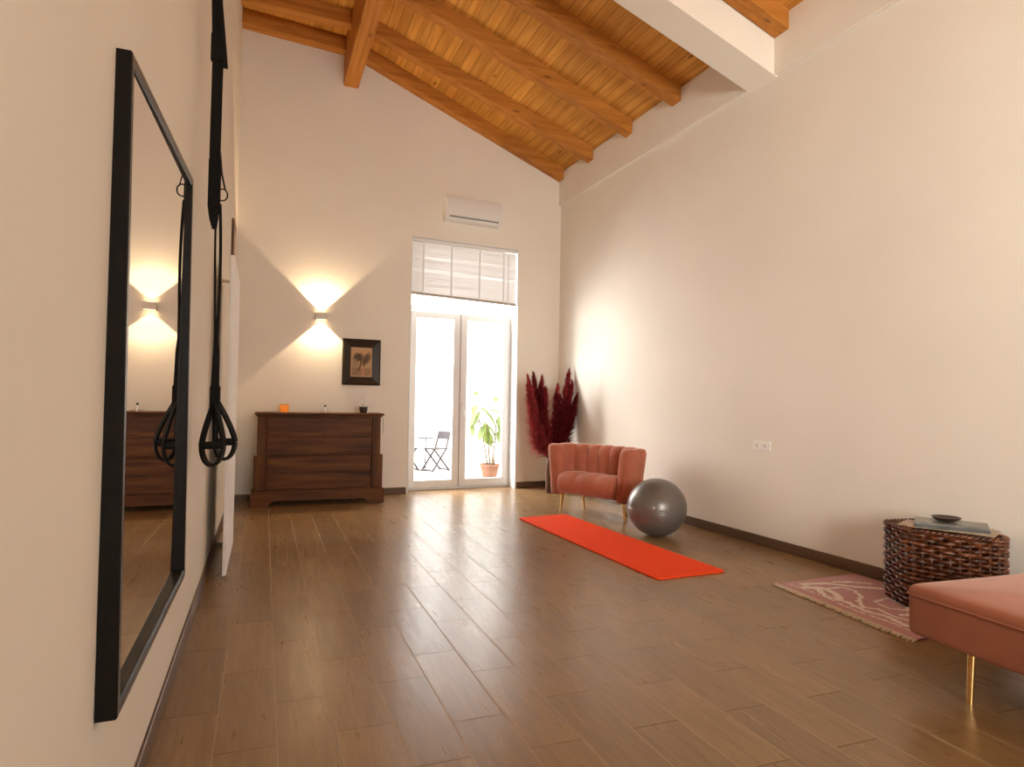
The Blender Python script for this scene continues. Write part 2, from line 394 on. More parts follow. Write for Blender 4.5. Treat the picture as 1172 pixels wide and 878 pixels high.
# back wall with the door opening
DX0, DX1, DZ1 = 1.648, 3.122, 3.165
def wallpiece(bm, poly): prism(bm, poly, lambda x, z: (x, bwy(x), z), lambda x, z: (x, bwy(x, 0.30), z))
bm = B()
wallpiece(bm, [(XL - 0.3, 0), (DX0, 0), (DX0, zplank(DX0)), (RX, 5.345), (XL - 0.3, 5.37)])
wallpiece(bm, [(DX1, 0), (4.1, 0), (4.1, zplank(4.1)), (DX1, zplank(DX1))])
wallpiece(bm, [(DX0, DZ1), (DX1, DZ1), (DX1, zplank(DX1)), (DX0, zplank(DX0))])
struct('wall_back', bm, M_wall)
# white door reveal lining
bm = B(); J = 0.012
for x0, x1, z0, z1 in ((DX0, DX0 + J, 0, DZ1), (DX1 - J, DX1, 0, DZ1), (DX0, DX1, DZ1 - J, DZ1)):
    prism(bm, [(x0, z0), (x1, z0), (x1, z1), (x0, z1)], lambda x, z: (x, bwy(x, -0.004), z), lambda x, z: (x, bwy(x, 0.30), z))
o = struct('trim_2', bm, M_pvc); tag(o, 'white lining of the deep reveal around the glazed door', 'door lining')
# wall behind camera with a wide opening added to let fill light in
bm = B()
for x0, x1, z0, z1 in ((XL - 0.3, 0.6, 0, 4.25), (3.1, 4.15, 0, 4.15), (0.6, 3.1, 0, 0.9), (0.6, 3.1, 2.7, 4.25)):
    box(bm, x0, x1, Y0 - 0.25, Y0, z0, z1)
wall_poly = [(XL - 0.3, 4.25), (4.05, 4.15), (4.05, zplank(4.05)), (RX, 5.345), (XL - 0.3, 5.37)]
prism(bm, wall_poly, lambda x, z: (x, Y0, z), lambda x, z: (x, Y0 - 0.25, z))
struct('wall_front', bm, M_wall)
# baseboards
H = 0.082
def bb(name, P, m):
    bm = B(); hexa(bm, [(*p, 0) for p in P] + [(*p, H) for p in P]); bmesh.ops.recalc_face_normals(bm, faces=bm.faces[:]); bev(bm, 0.003, 1); return struct(name, bm, m)
bb('baseboard_right', [(rwx(Y0) - 0.012, Y0), (rwx(Y0), Y0), (rwx(8.01), bwy(XR)), (rwx(8.01) - 0.012, bwy(XR - 0.012))], M_base)
bb('baseboard_left', [(XL, Y0), (XL + 0.012, Y0), (XL + 0.012, bwy(XL)), (XL, bwy(XL))], M_base)
bb('baseboard_back', [(XL, bwy(XL, -0.012)), (DX0 - 0.01, bwy(DX0, -0.012)), (DX0 - 0.01, bwy(DX0)), (XL, bwy(XL))], M_baseb)
bb('baseboard_corner', [(DX1 + 0.01, bwy(DX1, -0.012)), (XR, bwy(XR, -0.012)), (XR, bwy(XR)), (DX1 + 0.01, bwy(DX1))], M_baseb)

# ridge beam, rafters, white cross beam
bm = bbox(0.785, 0.955, Y0, bwy(0.87), 4.83, 5.345, 0.008, 2)
o = struct('ridge_beam', bm, M_ridge); tag(o, 'orange pine ridge beam running away under the roof peak', 'beam')
def rafter(y0, y1, n, lab):
    r = thing('rafter', lab, 'rafter', (2.3, (y0 + y1) / 2, 4.6), 'pine rafters under the boarded roof', 'structure')
    bm = B(); xe = rwx(y0) - 0.036
    f = lambda dz: [(0.955, y0, zplank(0.955) - dz), (xe, y0, zplank(xe) - dz), (xe, y1, zplank(xe) - dz), (0.955, y1, zplank(0.955) - dz)]
    hexa(bm, f(0.155) + f(-0.01)); bmesh.ops.recalc_face_normals(bm, faces=bm.faces[:]); bev(bm, 0.006, 1)
    obj('long_span', bm, M_rafter, r)
    bm = B(); a, b_ = XL, 0.785
    f = lambda dz: [(a, y0, zplank(a) - dz), (b_, y0, zplank(b_) - dz), (b_, y1, zplank(b_) - dz), (a, y1, zplank(a) - dz)]
    y1s = y1
    hexa(bm, f(0.165) + f(-0.01)); bmesh.ops.recalc_face_normals(bm, faces=bm.faces[:]); bev(bm, 0.006, 1)
    obj('short_span', bm, M_rafter, r)
labs = ['pine rafter lying tight against the back wall', 'pine rafter, second from the back wall', 'pine rafter, third from the back wall', 'pine rafter nearest the white cross beam on its far side']
for i, (a, b_) in enumerate(((7.72, 7.99), (7.06, 7.20), (6.18, 6.32), (5.305, 5.455))):
    if i == 0:   # skewed to follow the back wall
        r = thing('rafter', labs[0], 'rafter', (2.3, 7.9, 4.6), 'pine rafters under the boarded roof', 'structure')
        for nm, xa, xb, d in (('long_span', 0.955, rwx(7.9) - 0.036, 0.155), ('short_span', XL, 0.785, 0.165)):
            bm = B(); f = lambda dz: [(xa, bwy(xa, -0.14), zplank(xa) - dz), (xb, bwy(xb, -0.14), zplank(xb) - dz), (xb, bwy(xb, -0.002), zplank(xb) - dz), (xa, bwy(xa, -0.002), zplank(xa) - dz)]
            hexa(bm, f(d) + f(-0.01)); bmesh.ops.recalc_face_normals(bm, faces=bm.faces[:]); bev(bm, 0.006, 1); obj(nm, bm, M_rafter, r)
    else: rafter(a, b_, i, labs[i])
rafter(3.93, 4.085, 4, 'pine rafter on the near side of the white cross beam')
bm = B(); P = []
for dz0 in (3.85, 4.31):
    for x, y in ((0.955, 4.09), (rwx(4.1) - 0.0, 4.09), (rwx(4.4), 4.40), (0.955, 4.40)): P.append((x, y, dz0 + 0.363 * (3.77 - x)))
hexa(bm, P); 
P = []
for z in (4.87, 5.34):
    for x, y in ((XL, 4.09), (0.955, 4.09), (0.955, 4.40), (XL, 4.40)): P.append((x, y, z))
hexa(bm, P)
o = struct('cross_beam', bm, M_wall); tag(o, 'white plastered sloping cross beam high above the room', 'beam')

# ------------------------------------------------------------------ glazed double door + blind
door = thing('door_1', 'white glazed double door with transom opening to the patio', 'door', (2.40, bwy(2.4, 0.25), 0), kind='structure')
D0, D1 = 0.235, 0.295
def fr(bm, x0, x1, z0, z1, d0=D0, d1=D1):
    prism(bm, [(x0, z0), (x1, z0), (x1, z1), (x0, z1)], lambda x, z: (x, bwy(x, d0), z), lambda x, z: (x, bwy(x, d1), z))
FX0, FX1 = DX0 + 0.012, DX1 - 0.012
bm = B()
fr(bm, FX0, 1.71, 0.0, 3.15); fr(bm, 3.075, FX1, 0.0, 3.15); fr(bm, 1.71, 3.075, 3.08, 3.15); fr(bm, 1.71, 3.075, 2.285, 2.35); fr(bm, 1.71, 3.075, 0.0, 0.035)
bmesh.ops.recalc_face_normals(bm, faces=bm.faces[:]); bev(bm, 0.004, 1)
obj('door_frame', bm, M_pvc, door)
def leaf(x0, x1, gx0, gx1, lab):
    bm = B(); d0, d1 = D0 - 0.018, D1 - 0.02
    fr(bm, x0, gx0, 0.03, 2.275, d0, d1); fr(bm, gx1, x1, 0.03, 2.275, d0, d1); fr(bm, gx0, gx1, 0.03, 0.125, d0, d1); fr(bm, gx0, gx1, 2.195, 2.275, d0, d1)
    bmesh.ops.recalc_face_normals(bm, faces=bm.faces[:]); bev(bm, 0.003, 1)
    l = obj('door_leaf', bm, M_pvc, door); l['label'] = lab
    bm = B(); fr(bm, gx0, gx1, 0.125, 2.195, D0 + 0.012, D0 + 0.018); obj('pane', bm, M_glass, l)
    return l
leaf(1.712, 2.378, 1.785, 2.285, 'left glazed leaf')
l = leaf(2.384, 3.073, 2.475, 3.0, 'right glazed leaf')
bm = B(); fr(bm, 1.71, 3.075, 2.35, 3.08, D0 + 0.02, D0 + 0.026); obj('transom_pane', bm, M_glass, door)
bm = B(); fr(bm, 2.376, 2.386, 0.03, 2.275, D0 - 0.024, D0 - 0.017); obj('astragal', bm, M_grey, door)
bm = B(); y = bwy(2.43, D0 - 0.018)
box(bm, 2.418, 2.442, y - 0.008, y, 0.98, 1.14); bmesh.ops.recalc_face_normals(bm, faces=bm.faces[:]); bev(bm, 0.003, 1)
tube(bm, [(2.43, y, 1.09), (2.43, y - 0.045, 1.09)], 0.008, 10); tube(bm, bez([(2.43, y - 0.045, 1.095), (2.43, y - 0.05, 1.04), (2.43, y - 0.045, 0.97)], 6), 0.009, 10)
obj('door_handle', bm, M_pvc, l, auto=40)

bl = thing('venetian_blind', 'white venetian blind half lowered over the door transom', 'blind', (2.40, bwy(2.4, 0.05), 2.42))
BX0, BX1, BD = 1.668, 3.100, 0.05
bm = B(); fr(bm, BX0, BX1, 3.115, 3.15, BD - 0.03, BD + 0.03); obj('head_rail', bm, M_pvc, bl)
bm = B(); ns = 31
for i in range(ns):
    z = 3.108 - (3.108 - 2.49) * i / (ns - 1)
    tl = 1.38 + R.uniform(-0.03, 0.03)
    if i in (8, 9, 16, 17): tl -= 0.09
    sag = R.uniform(-0.003, 0.003)
    c, s_ = math.cos(tl) * 0.0145, math.sin(tl) * 0.0145
    segs = 10; prev = None
    for k in range(segs + 1):
        x = BX0 + (BX1 - BX0) * k / segs; zz = z + sag * math.sin(PI * k / segs * (2 + i % 2)) - 0.055 * (k / segs) * (0.35 + 0.65 * i / ns) * 0.6
        q = [bm.verts.new((x, bwy(x, BD) - c, zz - s_)), bm.verts.new((x, bwy(x, BD), zz + 0.002)), bm.verts.new((x, bwy(x, BD) + c, zz + s_))]
        if prev:
            bm.faces.new((prev[0], q[0], q[1], prev[1])); bm.faces.new((prev[1], q[1], q[2], prev[2]))
        prev = q
obj('slats', bm, M_blind, bl, smooth=True)
bm = B(); P = []
for dz in (0, 0.03):
    P += [(BX0, bwy(BX0, BD - 0.018), 2.455 + dz), (BX1, bwy(BX1, BD - 0.018), 2.415 + dz), (BX1, bwy(BX1, BD + 0.018), 2.415 + dz), (BX0, bwy(BX0, BD + 0.018), 2.455 + dz)]
hexa(bm, P); o = obj('bottom_rail', bm, M_blindrail, bl); o['label'] = 'taupe bottom rail'
for t in (0.10, 0.36, 0.63, 0.87):
    x = BX0 + (BX1 - BX0) * t
    bm = B(); ribbon(bm, [(x, bwy(x, BD - 0.017), 3.12), (x, bwy(x, BD - 0.017), 2.44 - 0.03 * t)], (1, 0, 0), 0.022, 0.001); obj('ladder_tape', bm, M_tape, bl)
bm = B(); x = 2.985; tube(bm, [(x, bwy(x, BD - 0.03), 3.10), (x, bwy(x, BD - 0.03), 2.05)], 0.004, 6); obj('tilt_wand', bm, M_pvc, bl)
bm = B(); tube(bm, [(2.965, bwy(2.965, BD - 0.025), 3.10), (2.968, bwy(2.965, BD - 0.025), 2.25)], 0.002, 5); lathe(bm, [(0.003, 0.03), (0.008, 0.0), (0.008, -0.01)], (2.968, bwy(2.965, BD - 0.025), 2.22), 10); obj('pull_cord', bm, M_pvc, bl)

# ------------------------------------------------------------------ air conditioner
ac = thing('air_conditioner', 'white split air conditioner mounted above the glazed door', 'air conditioner', (2.42, bwy(2.42), 3.40))
def acx(x, d, z): return (x, bwy(x, -d), z)
prof = [(0.0, 3.70), (0.12, 3.70), (0.165, 3.685), (0.182, 3.65), (0.185, 3.52), (0.175, 3.46), (0.13, 3.415), (0.09, 3.40), (0.0, 3.40)]
bm = B(); prism(bm, prof, lambda d, z: acx(2.045, d, z - 0.0), lambda d, z: acx(2.80, d, z)); bmesh.ops.recalc_face_normals(bm, faces=bm.faces[:]); bev(bm, 0.004, 2, 50)
obj('casing', bm, M_ac, ac, auto=35)
bm = B(); prism(bm, [(0.190, 3.50), (0.185, 3.45), (0.125, 3.402), (0.12, 3.41), (0.178, 3.46), (0.182, 3.50)], lambda d, z: acx(2.075, d, z), lambda d, z: acx(2.77, d, z)); o = obj('air_flap', bm, M_ac, ac, auto=35)
bm = B(); prism(bm, [(0.1735, 3.4395), (0.158, 3.4265), (0.150, 3.43), (0.165, 3.447)], lambda d, z: acx(2.09, d + 0.004, z - .003), lambda d, z: acx(2.755, d + 0.004, z - .003)); obj('outlet_slot', bm, M_grey, ac)

# ------------------------------------------------------------------ wall sconce
SX, SZ = 0.594, 2.085
sy = bwy(SX)
sc = thing('wall_sconce', 'small cream block wall lamp shining up and down above the chest', 'wall lamp', (SX, sy, SZ - 0.04))
bm = B()
for a in ((SX - 0.065, SX - 0.055, sy - 0.10, sy), (SX + 0.055, SX + 0.065, sy - 0.10, sy), (SX - 0.055, SX + 0.055, sy - 0.10, sy - 0.09), (SX - 0.055, SX + 0.055, sy - 0.012, sy)):
    box(bm, a[0], a[1], a[2], a[3], SZ - 0.04, SZ + 0.04)
obj('lamp_body', bm, M_sconce, sc)
M_emit = simple('sconce_led', (1.0, 0.72, 0.42), 0.5, emit=14)
bm = B(); box(bm, SX - 0.05, SX + 0.05, sy - 0.088, sy - 0.014, SZ - 0.006, SZ + 0.006); obj('led_plate', bm, M_emit, sc)

# ------------------------------------------------------------------ framed picture
pic = thing('framed_picture', 'dark framed small picture of a tree lined path', 'picture', (1.065, bwy(1.065), 1.305))
PX0, PX1, PZ0, PZ1 = 0.842, 1.289, 1.307, 1.851
def pb(x, d, z): return (x, bwy(x, -d), z)
bm = B(); fw = 0.098
outer = [(PX0, PZ0), (PX1, PZ0), (PX1, PZ1), (PX0, PZ1)]; mid = [(PX0 + .02, PZ0 + .02), (PX1 - .02, PZ0 + .02), (PX1 - .02, PZ1 - .02), (PX0 + .02, PZ1 - .02)]
inner = [(PX0 + fw, PZ0 + fw), (PX1 - fw, PZ0 + fw), (PX1 - fw, PZ1 - fw), (PX0 + fw, PZ1 - fw)]
rings = [[bm.verts.new(pb(x, d, z)) for x, z in L] for L, d in ((outer, 0.0), (outer, 0.03), (mid, 0.038), (inner, 0.016), (inner, 0.008))]
for a, b_ in zip(rings, rings[1:]):
    for k in range(4): bm.faces.new((a[k], a[(k + 1) % 4], b_[(k + 1) % 4], b_[k]))
bm.faces.new(rings[0]); bm.faces.new(rings[-1])
obj('frame', bm, M_blackb, pic)
# artwork : coloured grid
def grid_colored(name, nx, ny, fn, colfn, mat, parent=None):
    bm = B(); lay = bm.loops.layers.float_color.new('Col')
    vs = [[bm.verts.new(fn(i / nx, j / ny)) for i in range(nx + 1)] for j in range(ny + 1)]
    for j in range(ny):
        for i in range(nx):
            f = bm.faces.new((vs[j][i], vs[j][i + 1], vs[j + 1][i + 1], vs[j + 1][i]))
            c = colfn((i + .5) / nx, (j + .5) / ny)
            for l in f.loops: l[lay] = (*c, 1)
    return obj(name, bm, mat, parent)
def artcol(u, v):
    e = min(u, 1 - u, v * 1.3, (1 - v) * 1.3)
    n = math.sin(u * 37 + v * 23) * math.sin(u * 17 - v * 41) * 0.5 + math.sin(u * 71) * math.sin(v * 63) * 0.3
    cream = (0.52, 0.33, 0.19)
    if e < 0.07: return cream
    c = [0.55, 0.34, 0.18]
    dark = (0.10, 0.06, 0.035)
    def mix(a, b, t): t = max(0, min(1, t)); return [x + (y - x) * t for x, y in zip(a, b)]
    # left tree crown and trunk, right tree, path wedge
    t1 = 1 - (((u - 0.36) / 0.27) ** 2 + ((v - 0.66) / 0.17) ** 2); c = mix(c, dark, (t1 + n * 0.8) * 1.6)
    t2 = 1 - (((u - 0.72) / 0.22) ** 2 + ((v - 0.60 - (u - 0.7) * 0.5) / 0.2) ** 2); c = mix(c, (0.13, 0.085, 0.05), (t2 + n * 0.8) * 1.6)
    if abs(u - 0.43 + 0.05 * math.sin(v * 9)) < 0.045 and 0.2 < v < 0.65: c = mix(c, dark, 0.85)
    if abs(u - 0.60) < 0.03 and 0.35 < v < 0.6: c = mix(c, dark, 0.8)
    if v < 0.30: c = mix(c, (0.22, 0.10, 0.055), 0.55 + n * 0.4)
    if v < 0.36 and abs(u - 0.58) < 0.10 * (0.4 + (0.36 - v) * 2): c = mix(c, (0.55, 0.28, 0.15), 0.6)
    if u < 0.35 and v < 0.62: c = mix(c, (0.20, 0.15, 0.10), 0.45)
    return tuple(c)
M_art = attr_mat('print_paper', 0.6)
grid_colored('print', 36, 52, lambda u, v: pb(PX0 + fw - .006 + u * (PX1 - PX0 - 2 * fw + .012), 0.0095, PZ0 + fw - .006 + v * (PZ1 - PZ0 - 2 * fw + .012)), artcol, M_art, pic)

# picture seen edge-on, far along the left wall
ep = thing('wall_picture', 'brown framed picture seen edge on, high on the left wall', 'picture', (XL, 6.75, 2.28))
bm = bbox(XL, XL + 0.022, 6.55, 6.95, 2.28, 2.82, 0.004, 1); obj('frame', bm, simple('brown_wood_frame', (0.10, 0.045, 0.02), 0.5), ep)
bm = bbox(XL + 0.018, XL + 0.024, 6.61, 6.89, 2.34, 2.76, 0.001, 1); obj('print', bm, simple('sepia_print', (0.45, 0.33, 0.22), 0.6, var=0.3, scale=9), ep)

# ------------------------------------------------------------------ chest
CX0, CX1, CY0 = -0.085, 1.250, 7.245
def cby(x): return 7.615 + 0.0 * x
ch = thing('chest_of_drawers', 'reddish brown wooden chest standing against the back wall', 'chest', ((CX0 + CX1) / 2, 7.43, 0))
bm = bbox(CX0, CX1 + 0.005, CY0 - 0.03, 7.63, 0.962, 0.988, 0.008, 2); obj('top_board', bm, M_chest, ch)
bm = bbox(CX0 + 0.015, CX1 - 0.012, CY0 - 0.012, 7.62, 0.945, 0.962, 0.004, 1); obj('top_moulding', bm, M_chest, ch)
bm = bbox(CX0 + 0.03, CX1 - 0.03, CY0 + 0.018, 7.62, 0.51, 0.946, 0.003, 1); 
box(bm, CX0 + 0.008, CX1 - 0.008, CY0 + 0.012, 7.62, 0.14, 0.50)
obj('carcass', bm, M_chestv, ch)
for s in (0, 1):   # corner posts
    x0 = CX0 + 0.028 if s == 0 else CX1 - 0.118
    bm = bbox(x0, x0 + 0.09, CY0, CY0 + 0.06, 0.52, 0.946, 0.006, 2); obj('corner_post', bm, M_chestv, ch)
    x0 = CX0 if s == 0 else CX1 - 0.125
    bm = bbox(x0, x0 + 0.125, CY0 - 0.012, CY0 + 0.06, 0.165, 0.535, 0.012, 3); obj('corner_post', bm, M_chestv, ch)
def drawer(x0, x1, z0, z1, yf, panel=True):
    bm = bbox(x0, x1, yf, yf + 0.03, z0, z1, 0.004, 2)
    d = obj('drawer', bm, M_chest, ch)
    if panel:
        bm = B(); a = 0.022; q = 0.006
        for (u0, u1, w0, w1) in ((x0 + a, x1 - a, z0 + a, z0 + a + 0.012), (x0 + a, x1 - a, z1 - a - 0.012, z1 - a), (x0 + a, x0 + a + 0.012, z0 + a, z1 - a), (x1 - a - 0.012, x1 - a, z0 + a, z1 - a)):
            box(bm, u0, u1, yf - q, yf + 0.002, w0, w1)
        obj('moulding', bm, M_chest, d)
xl_, xr_ = CX0 + 0.125, CX1 - 0.125
drawer(xl_, xr_, 0.735, 0.932, CY0 + 0.008)
drawer(xl_, xr_, 0.545, 0.722, CY0 - 0.004, False)
drawer(xl_ + .004, xr_ - .004, 0.355, 0.520, CY0 + 0.0, False)
drawer(xl_ + .004, xr_ - .004, 0.178, 0.345, CY0 + 0.0, True)
bm = bbox(xl_ - 0.10, xr_ + 0.10, CY0 - 0.008, CY0 + 0.02, 0.520, 0.534, 0.004, 1); obj('waist_moulding', bm, M_chest, ch)
bm = B()
fx0, fx1 = CX0 - 0.02, CX1 + 0.02
poly = [(fx0, 0), (fx0 + 0.17, 0), (fx0 + 0.19, 0.04), (fx0 + 0.23, 0.062), (fx1 - 0.23, 0.062), (fx1 - 0.19, 0.04), (fx1 - 0.17, 0), (fx1, 0), (fx1, 0.15), (fx1 - .015, 0.168), (fx0 + .015, 0.168), (fx0, 0.15)]
prism(bm, poly, lambda x, z: (x, CY0 - 0.03, z), lambda x, z: (x, CY0 + 0.0, z))
box(bm, fx0, fx0 + 0.03, CY0 + 0.0, 7.62, 0.0, 0.15); box(bm, fx1 - 0.03, fx1, CY0 + 0.0, 7.62, 0.0, 0.15)
obj('plinth', bm, M_chest, ch)
bm = B(); tube(bm, [(CX1 + 0.004, CY0 + 0.06, 0.94), (CX1 + 0.012, CY0 + 0.06, 0.86), (CX1 + 0.010, CY0 + 0.06, 0.76)], 0.006, 8); o = obj('side_pull', bm, M_metal, ch); o['label'] = 'thin metal pull hanging on the right side'

# things on the chest
ZT = 0.988
c1 = thing('candle', 'orange candle in a glass cup near the left end of the chest', 'candle', (0.208, 7.42, ZT))
bm = B(); lathe(bm, [(0.0, 0.0), (0.036, 0.0), (0.044, 0.012), (0.046, 0.072), (0.0, 0.072)], (0.208, 7.42, ZT), 28)
obj('wax', bm, simple('orange_wax', (0.90, 0.30, 0.02), 0.4, emit=0.35, sss=0.3), c1, auto=40)
bm = B(); lathe(bm, [(0.047, 0.0), (0.0485, 0.09), (0.0465, 0.09), (0.0455, 0.074), (0.0465, 0.074)], (0.208, 7.42, ZT), 28)
for r0 in (): pass
obj('glass_cup', bm, mat_glass('amber_cup_glass', 0.08, (1.0, 0.86, 0.62)), c1, auto=40)
bm = B(); tube(bm, [(0.208, 7.42, ZT + 0.070), (0.209, 7.42, ZT + 0.080)], 0.0015, 6); obj('wick', bm, M_black, c1)
M_clr = mat_glass('clear_glassware', 0.22, (0.93, 0.93, 0.92))
g1 = thing('glass_dish', 'small clear glass dish with a dark knob at mid chest', 'dish', (0.635, 7.42, ZT))
bm = B(); lathe(bm, [(0.0, 0.0), (0.05, 0.0), (0.062, 0.010), (0.060, 0.014), (0.03, 0.012), (0.010, 0.02), (0.009, 0.06), (0.0, 0.062)], (0.635, 7.42, ZT), 24); obj('dish', bm, M_clr, g1, auto=40)
bm = B(); lathe(bm, [(0.0, 0.058), (0.010, 0.062), (0.013, 0.072), (0.009, 0.083), (0.0, 0.086)], (0.635, 7.42, ZT), 16); obj('knob', bm, M_dark, g1, smooth=True)
g2 = thing('oil_burner', 'dark cup with a glass saucer near the right end of the chest', 'oil burner', (1.053, 7.42, ZT - 0.008))
zc = ZT - 0.0
bm = B(); lathe(bm, [(0.0, 0.0), (0.036, 0.0), (0.042, 0.02), (0.050, 0.068), (0.045, 0.068), (0.0, 0.05)], (1.053, 7.42, zc), 24); obj('cup', bm, simple('dark_carved_wood', (0.035, 0.018, 0.01), 0.5, var=0.4, scale=60, bump=0.5), g2, auto=50)
bm = B(); lathe(bm, [(0.0, 0.069), (0.045, 0.069), (0.088, 0.076), (0.088, 0.079), (0.04, 0.074), (0.0, 0.074)], (1.053, 7.42, zc), 28); obj('saucer', bm, M_clr, g2, auto=40)
bm = B(); lathe(bm, [(0.0, 0.075), (0.014, 0.076), (0.012, 0.12), (0.008, 0.135), (0.018, 0.155), (0.020, 0.168), (0.012, 0.185), (0.0, 0.19)], (1.053, 7.42, zc), 18); obj('glass_stopper', bm, M_clr, g2, smooth=True)

# ------------------------------------------------------------------ mirror
mi = thing('wall_mirror', 'tall black framed mirror hanging on the left wall', 'mirror', (XL, 2.1, 0.45))
# front outline corners (near bottom, far bottom, far top, near top)
def mp(t, z, d=0.0):   # t 0..1 along, z 0..1 up, d towards room
    y = 1.622 + (2.80 - 1.622) * t
    zz = (0.447 + 0.004 * t) * (1 - z) + (1.912 + 0.088 * t) * z
    x = -0.279 + 0.011 * t - 0.012 * z
    return Vector((x + d, y, zz))
def quadring(ft, fz, d): return [mp(ft, fz, d), mp(1 - ft, fz, d), mp(1 - ft, 1 - fz, d), mp(ft, 1 - fz, d)]
L_, H_ = 1.18, 1.50
bm = B()
a = 0.030
specs = [(0, 0, -0.042), (0, 0, -0.003), (0.003, 0.002, 0.0), (a / L_ * .8, a / H_ * .8, 0.0), (a / L_, a / H_, -0.004), (a / L_, a / H_, -0.024)]
rings = [[bm.verts.new(p) for p in quadring(*s)] for s in specs]
for r_ in rings:
    pass
for i, (A_, B_) in enumerate(zip(rings, rings[1:])):
    for k in range(4):
        f = bm.faces.new((A_[k], A_[(k + 1) % 4], B_[(k + 1) % 4], B_[k])); f.material_index = 1 if i in (2,) else 0
bm.faces.new(rings[0])
obj('frame', bm, [M_black, M_blackb], mi)
# glass, flat, slightly turned inside the deep rebate
gq = quadring(a / L_ * .9, a / H_ * .9, 0)
bm = B(); vs = []
for p in gq:
    t = (p.y - 1.622) / 1.178
    vs.append(bm.verts.new((-0.2965 + 0.004 * t, p.y, p.z)))
bm.faces.new(vs)
obj('mirror_pane', bm, M_mirror, mi)

# ------------------------------------------------------------------ white door leaf standing open in front of left wall
dl = thing('door_2', 'white plain door leaf standing open flat before the left wall', 'door', (-0.21, 5.0, 0), kind='structure')
bm = bbox(-0.222, -0.198, 4.505, 5.525, 0.008, 2.06, 0.003, 1); obj('door_leaf', bm, M_white, dl)
for z in (0.0, 2.035):
    bm = bbox(XL, -0.221, 5.47, 5.50, z, z + 0.025, 0.002, 1); obj('hinge_bracket', bm, M_pvc, dl)

# ------------------------------------------------------------------ suspension trainer
st = thing('suspension_trainer', 'black suspension training straps with two handles hanging along the left wall', 'exercise straps', (-0.26, 3.3, 0.83))
SY = 3.3
def S(x, z, dy=0.0): return (x, SY + dy, z)
bm = bbox(XL - 0.002, -0.262, SY - 0.03, SY + 0.03, 3.38, 3.46, 0.004, 1); obj('wall_anchor', bm, M_metal, st)
bm = B()
ribbon(bm, [S(-0.268, 3.42), S(-0.262, 3.2), S(-0.252, 3.01), S(-0.242, 2.72), S(-0.243, 2.3), S(-0.240, 2.0)], (1, 0.2, 0), 0.048, 0.004)
ribbon(bm, [S(-0.262, 3.42, -.01), S(-0.240, 3.02, -0.014), S(-0.218, 2.80, -0.016), S(-0.208, 2.69, -0.012)], (1, 0.2, 0), 0.022, 0.004)
obj('main_strap', bm, M_strap, st)
bm = bbox(-0.273, -0.212, SY - 0.02, SY + 0.015, 2.72, 2.85, 0.006, 2); obj('strap_sleeve', bm, M_strap, st)
bm = bbox(-0.268, -0.214, SY - 0.015, SY + 0.012, 2.03, 2.26, 0.006, 2); obj('adjuster_sleeve', bm, M_strap, st)
bm = B(); tube(bm, [(-0.206 + 0.022 * math.cos(q), SY, 2.095 + 0.028 * math.sin(q)) for q in [2 * PI * k / 16 for k in range(16)]], 0.0035, 8, closed=True)
ribbon(bm, [S(-0.222, 2.30), S(-0.212, 2.2), S(-0.195, 2.12)], (0.3, 1, 0), 0.02, 0.004)
obj('ring', bm, M_black, st, smooth=True)
bm = B(); ribbon(bm, [S(-0.245, 2.04), S(-0.240, 1.98), S(-0.236, 1.93)], (1, 0.2, 0), [0.045, 0.038, 0.018], 0.02)
tube(bm, [(-0.240 + 0.012 * math.cos(q), SY - 0.012, 1.985 + 0.015 * math.sin(q)) for q in [2 * PI * k / 12 for k in range(12)]], 0.003, 6, closed=True)
obj('buckle', bm, M_strap, st)
M_tag = simple('grey_tag', (0.35, 0.34, 0.33), 0.6)
bm = B()
ribbon(bm, bez([S(-0.215, 2.05), S(-0.205, 1.85), S(-0.196, 1.6), S(-0.222, 1.45), S(-0.214, 1.25), S(-0.212, 1.1)], 20), (1, 0.4, 0), [0.012 + 0.016 * max(0, (i - 10) / 10) for i in range(21)], 0.006)
ribbon(bm, bez([S(-0.232, 1.98, .01), S(-0.234, 1.75, .01), S(-0.222, 1.55, .012), S(-0.216, 1.4, .01), S(-0.222, 1.22, .01), S(-0.215, 1.1, .01)], 20), (0.5, 1, 0), 0.012, 0.004)
ribbon(bm, [S(-0.218, 1.50, .005), S(-0.213, 1.35, .0), S(-0.214, 1.2, -.01), S(-0.213, 1.07, -.01)], (1, 0.2, 0), [0.012, 0.028, 0.036, 0.040], 0.008)
obj('lower_strap', bm, M_strap, st)
bm = bbox(-0.236, -0.190, SY - 0.016, SY + 0.016, 1.07, 1.20, 0.01, 2); obj('strap_keeper', bm, M_strap, st)
def handle(cx, dy, w, ztop, zg, zb):
    t = cx
    bm = B()
    for s in (-1, 1):
        ribbon(bm, bez([S(-0.213, ztop, dy * .3), S(-0.213 + (t - -0.213) * .5 + s * w * .25, (ztop + zg) / 2 + .03, dy * .7), S(t + s * w * 0.5, zg + 0.03, dy), S(t + s * w * 0.5, zg, dy)], 10), (0.5, 1, 0), 0.034, 0.011)
    # foot cradle
    ribbon(bm, [(t + w * .5 * math.cos(q), SY + dy + 0.01 * math.sin(q), zg + (zg - zb) * math.sin(q)) for q in [PI + PI * k / 14 for k in range(15)]], (0.25, 1, 0), 0.042, 0.013)
    h = obj('handle', bm, M_strap, st)
    bm = B(); tube(bm, [S(t - w * .5, zg, dy), S(t - w * .44, zg, dy), S(t + w * .44, zg, dy), S(t + w * .5, zg, dy)], [0.014, 0.0175, 0.0175, 0.014], 14); obj('grip', bm, M_rubber, h, auto=40)
handle(-0.214, -0.05, 0.090, 1.12, 0.925, 0.835)
handle(-0.166, 0.035, 0.085, 1.14, 0.935, 0.855)

